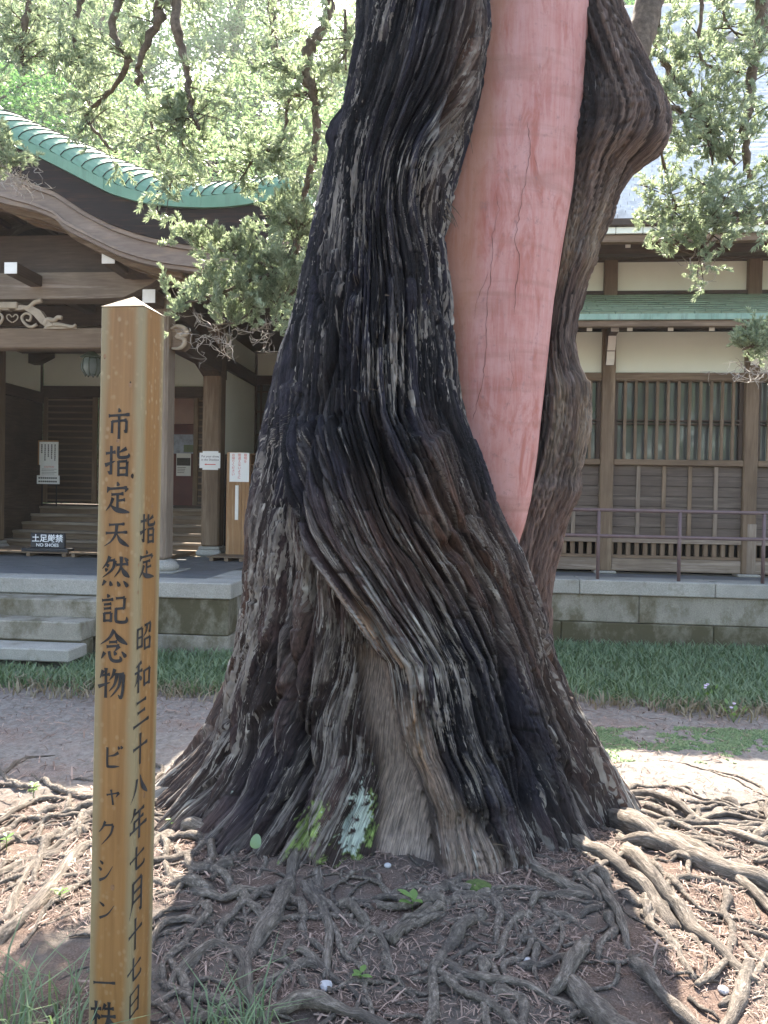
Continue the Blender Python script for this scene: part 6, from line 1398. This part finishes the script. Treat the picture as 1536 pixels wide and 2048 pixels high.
def weed(px, py, label, flowers):
    p = PG(px, py, 0.0); t = thing('weed', label, 'weed', (p.x, p.y, g1(p.x, p.y)), 0, 'weeds at the lawn edge')
    for k in range(7):
        g = 2 * math.pi * k / 7 + random.uniform(-.3, .3); e = Vector((math.cos(g) * 0.07, math.sin(g) * 0.07, random.uniform(0.05, 0.12))); MB().tube([(0, 0, 0), tuple(e * 0.6 + Vector((0, 0, .02))), tuple(e)], [.002, .0017, .001], 4).build('stem', M['seedling'], t)
        s = Vector((-math.sin(g), math.cos(g), 0)); d = e.normalized(); obj_py('leaf', [e, e + d * .025 + s * .018, e + d * .055, e + d * .025 - s * .018], [(0, 1, 2, 3)], M['seedling'], t)
    for k in range(flowers):
        e = Vector((random.uniform(-.05, .05), random.uniform(-.05, .02), random.uniform(.12, .17))); MB().lathe([(0.002, -0.01), (0.012, 0.0), (0.014, 0.006), (0.004, 0.008)], 8, (e.x, e.y)).build('flower', M['flower'], t).location.z = e.z
M['flower'] = plain('pale_violet_petal', (0.62, 0.52, 0.68), 0.6, 0.1)
weed(1415, 1400, 'weed with pale violet flowers at the lawn edge', 4); weed(1467, 1440, 'broad leaved weed at the lawn edge near the moss', 2)

# ------------------------------------------------------------------ wooded hill and trees
def hill():
    def hz(x, y): return np.clip((y - 21) * 0.8, -0.5, 34) + 1.2 * (fbm(x * 0.08, y * 0.08, 91, 3) - 0.5) - 0.6
    X = np.linspace(-90, 90, 91); Y = np.linspace(19.5, 110, 60); gx, gy = np.meshgrid(X, Y); z = hz(gx, gy); v = np.stack([gx, gy, z], -1).reshape(-1, 3); nx = len(X)
    i = np.arange((len(Y) - 1) * nx).reshape(-1, nx)[:, :-1].ravel(); f = np.stack([i, i + 1, i + nx + 1, i + nx], 1)
    tag(obj_np('hill', v, f, plain('hillside_undergrowth', (0.055, 0.075, 0.03), 0.95, 0.4, 2, 0.1), None, True), 'wooded hillside rising behind the temple', 'hill', kind='structure'); return hz
hz = hill()
M['leaf_bright'] = leafmat('bright_broad_leaf', (0.14, 0.21, 0.115), (0.30, 0.38, 0.24), 0.55, 0.4, (1.08, 1.16, 0.85)); M['leaf_deep'] = leafmat('deep_green_leaf', (0.05, 0.13, 0.07), (0.13, 0.25, 0.12), 0.45, 0.4, (1.2, 1.25, 0.7))
def tree_mesh(seed, H, R, n, leaf, mat):
    r = np.random.default_rng(seed); random.seed(seed); tr = MB(); tr.tube(smooth_path([(0, 0, -0.5), (0.1, 0, H * 0.3), (-0.1, 0.1, H * 0.6), (0, 0, H * 0.9)], 4), [0.26 * (1 - i / 14) + 0.02 for i in range(13)], 8); cl = []
    for k in range(26):
        t = 0.28 + 0.7 * k / 26; g = k * 2.4; L = R * (1.05 - 0.55 * abs(t - 0.5) - 0.35 * max(0, t - 0.7)) * r.uniform(0.6, 1.1); b = Vector((0, 0, H * t * 0.85)); e = b + Vector((math.cos(g) * L, math.sin(g) * L, L * 0.35 + r.uniform(-0.3, 0.6)))
        tr.tube([b, b.lerp(e, 0.5) + Vector((0, 0, 0.15)), e], [0.07 * (1.2 - t), 0.04, 0.012], 5)
        for q in (0.5, 0.75, 1.0, 1.0): p = b.lerp(e, q) + Vector(r.normal(0, 0.35, 3).tolist()); cl.append((p, r.uniform(0.5, 1.0) * R * 0.30))
    trunk = tr.build('trunk', M['limb'], None, True, False); cen = []; 
    for p, rr in cl:
        m = n // len(cl); d = r.normal(0, 1, (m, 3)); d /= np.linalg.norm(d, axis=1, keepdims=True); cen.append(np.array(p) + d * (rr * r.uniform(0.35, 1.0, (m, 1)) ** 0.6) * np.array([1.15, 1.15, 0.8]))
    C = np.concatenate(cen); ax = r.normal(0, 0.7, (len(C), 3)); ax[:, 2] += 0.8
    t = np.array([[-0.5, 0, 0], [-0.1, 0.30, 0.06], [0.5, 0, -0.05], [-0.1, -0.30, 0.06]]); f = np.array([[0, 1, 2], [0, 2, 3]]); v, f = instance_np(t, f, C, basis(ax), r.uniform(0.6, 1.3, len(C)) * leaf)
    crown = obj_np('crown', v, f, mat); return trunk, crown
protos = [tree_mesh(11, 9.0, 3.2, 15000, 0.17, M['leaf_bright']), tree_mesh(12, 10.5, 2.8, 15000, 0.15, M['leaf_deep']), tree_mesh(13, 7.5, 3.0, 12000, 0.2, M['leaf_bright'])]
LB = ['light green broad leaved tree on the hillside behind the temple roofs', 'tall deep green tree on the hillside behind the temple roofs', 'low spreading light green tree on the hillside behind the temple roofs']
used = [False] * 3
def plant(k, x, y, z, s, rz, label=None, group='trees on the hillside'):
    t = thing('hillside_tree' if label is None else 'garden_tree', label or LB[k], 'tree', (x, y, z), rz, group); t.scale = (s, s, s * random.uniform(0.9, 1.15))
    for o in protos[k]:
        if used[k]: o = o.copy(); COL.objects.link(o)
        o.parent = t
    used[k] = True
random.seed(5)
spots = []
for row, (y, n, x0, x1) in enumerate(((19.5, 6, -17, -1), (24, 8, -20, 12), (29, 9, -22, 22), (35, 10, -26, 27), (42, 10, -32, 34), (50, 9, -38, 38), (58, 9, -44, 44))):
    for i in range(n):
        x = x0 + (x1 - x0) * (i + random.uniform(0.2, 0.8)) / n; yy = y + random.uniform(-1.5, 1.5)
        plant(random.choice((0, 1, 2, 0)), x, yy, float(hz(x, yy)) if yy > 20 else -0.1, random.uniform(0.85, 1.25) * (0.8 if row == 0 else 1.0 if row < 5 else 1.5), random.uniform(0, 6))
for x, y, k in ((-12, -13, 1), (-3, -17, 0), (5, -15, 1), (12, -14, 0), (19, -12, 1), (9, -20, 0)):     # the garden trees mirrored in the panes
    plant(k, x, y, -0.1, random.uniform(0.95, 1.25), random.uniform(0, 6), 'garden tree standing across the court, mirrored in the latticed windows', 'trees across the court')

# ------------------------------------------------------------------ the bright summer air
def haze():
    m = bpy.data.materials.new('summer_haze'); m.use_nodes = True; t = m.node_tree; t.nodes.remove(t.nodes['Principled BSDF'])
    v = t.nodes.new('ShaderNodeVolumePrincipled'); v.inputs['Color'].default_value = (0.95, 0.96, 0.97, 1); v.inputs['Density'].default_value = 0.00065; v.inputs['Anisotropy'].default_value = 0.3
    t.links.new(v.outputs[0], t.nodes['Material Output'].inputs['Volume'])
    o = MB().box(-125, 125, -80, 135, -2.5, 62).build('haze', m, None, False, False); tag(o, 'pale bright summer haze filling the temple court', 'haze', kind='stuff')
haze()
SC.cycles.volume_bounces = 1
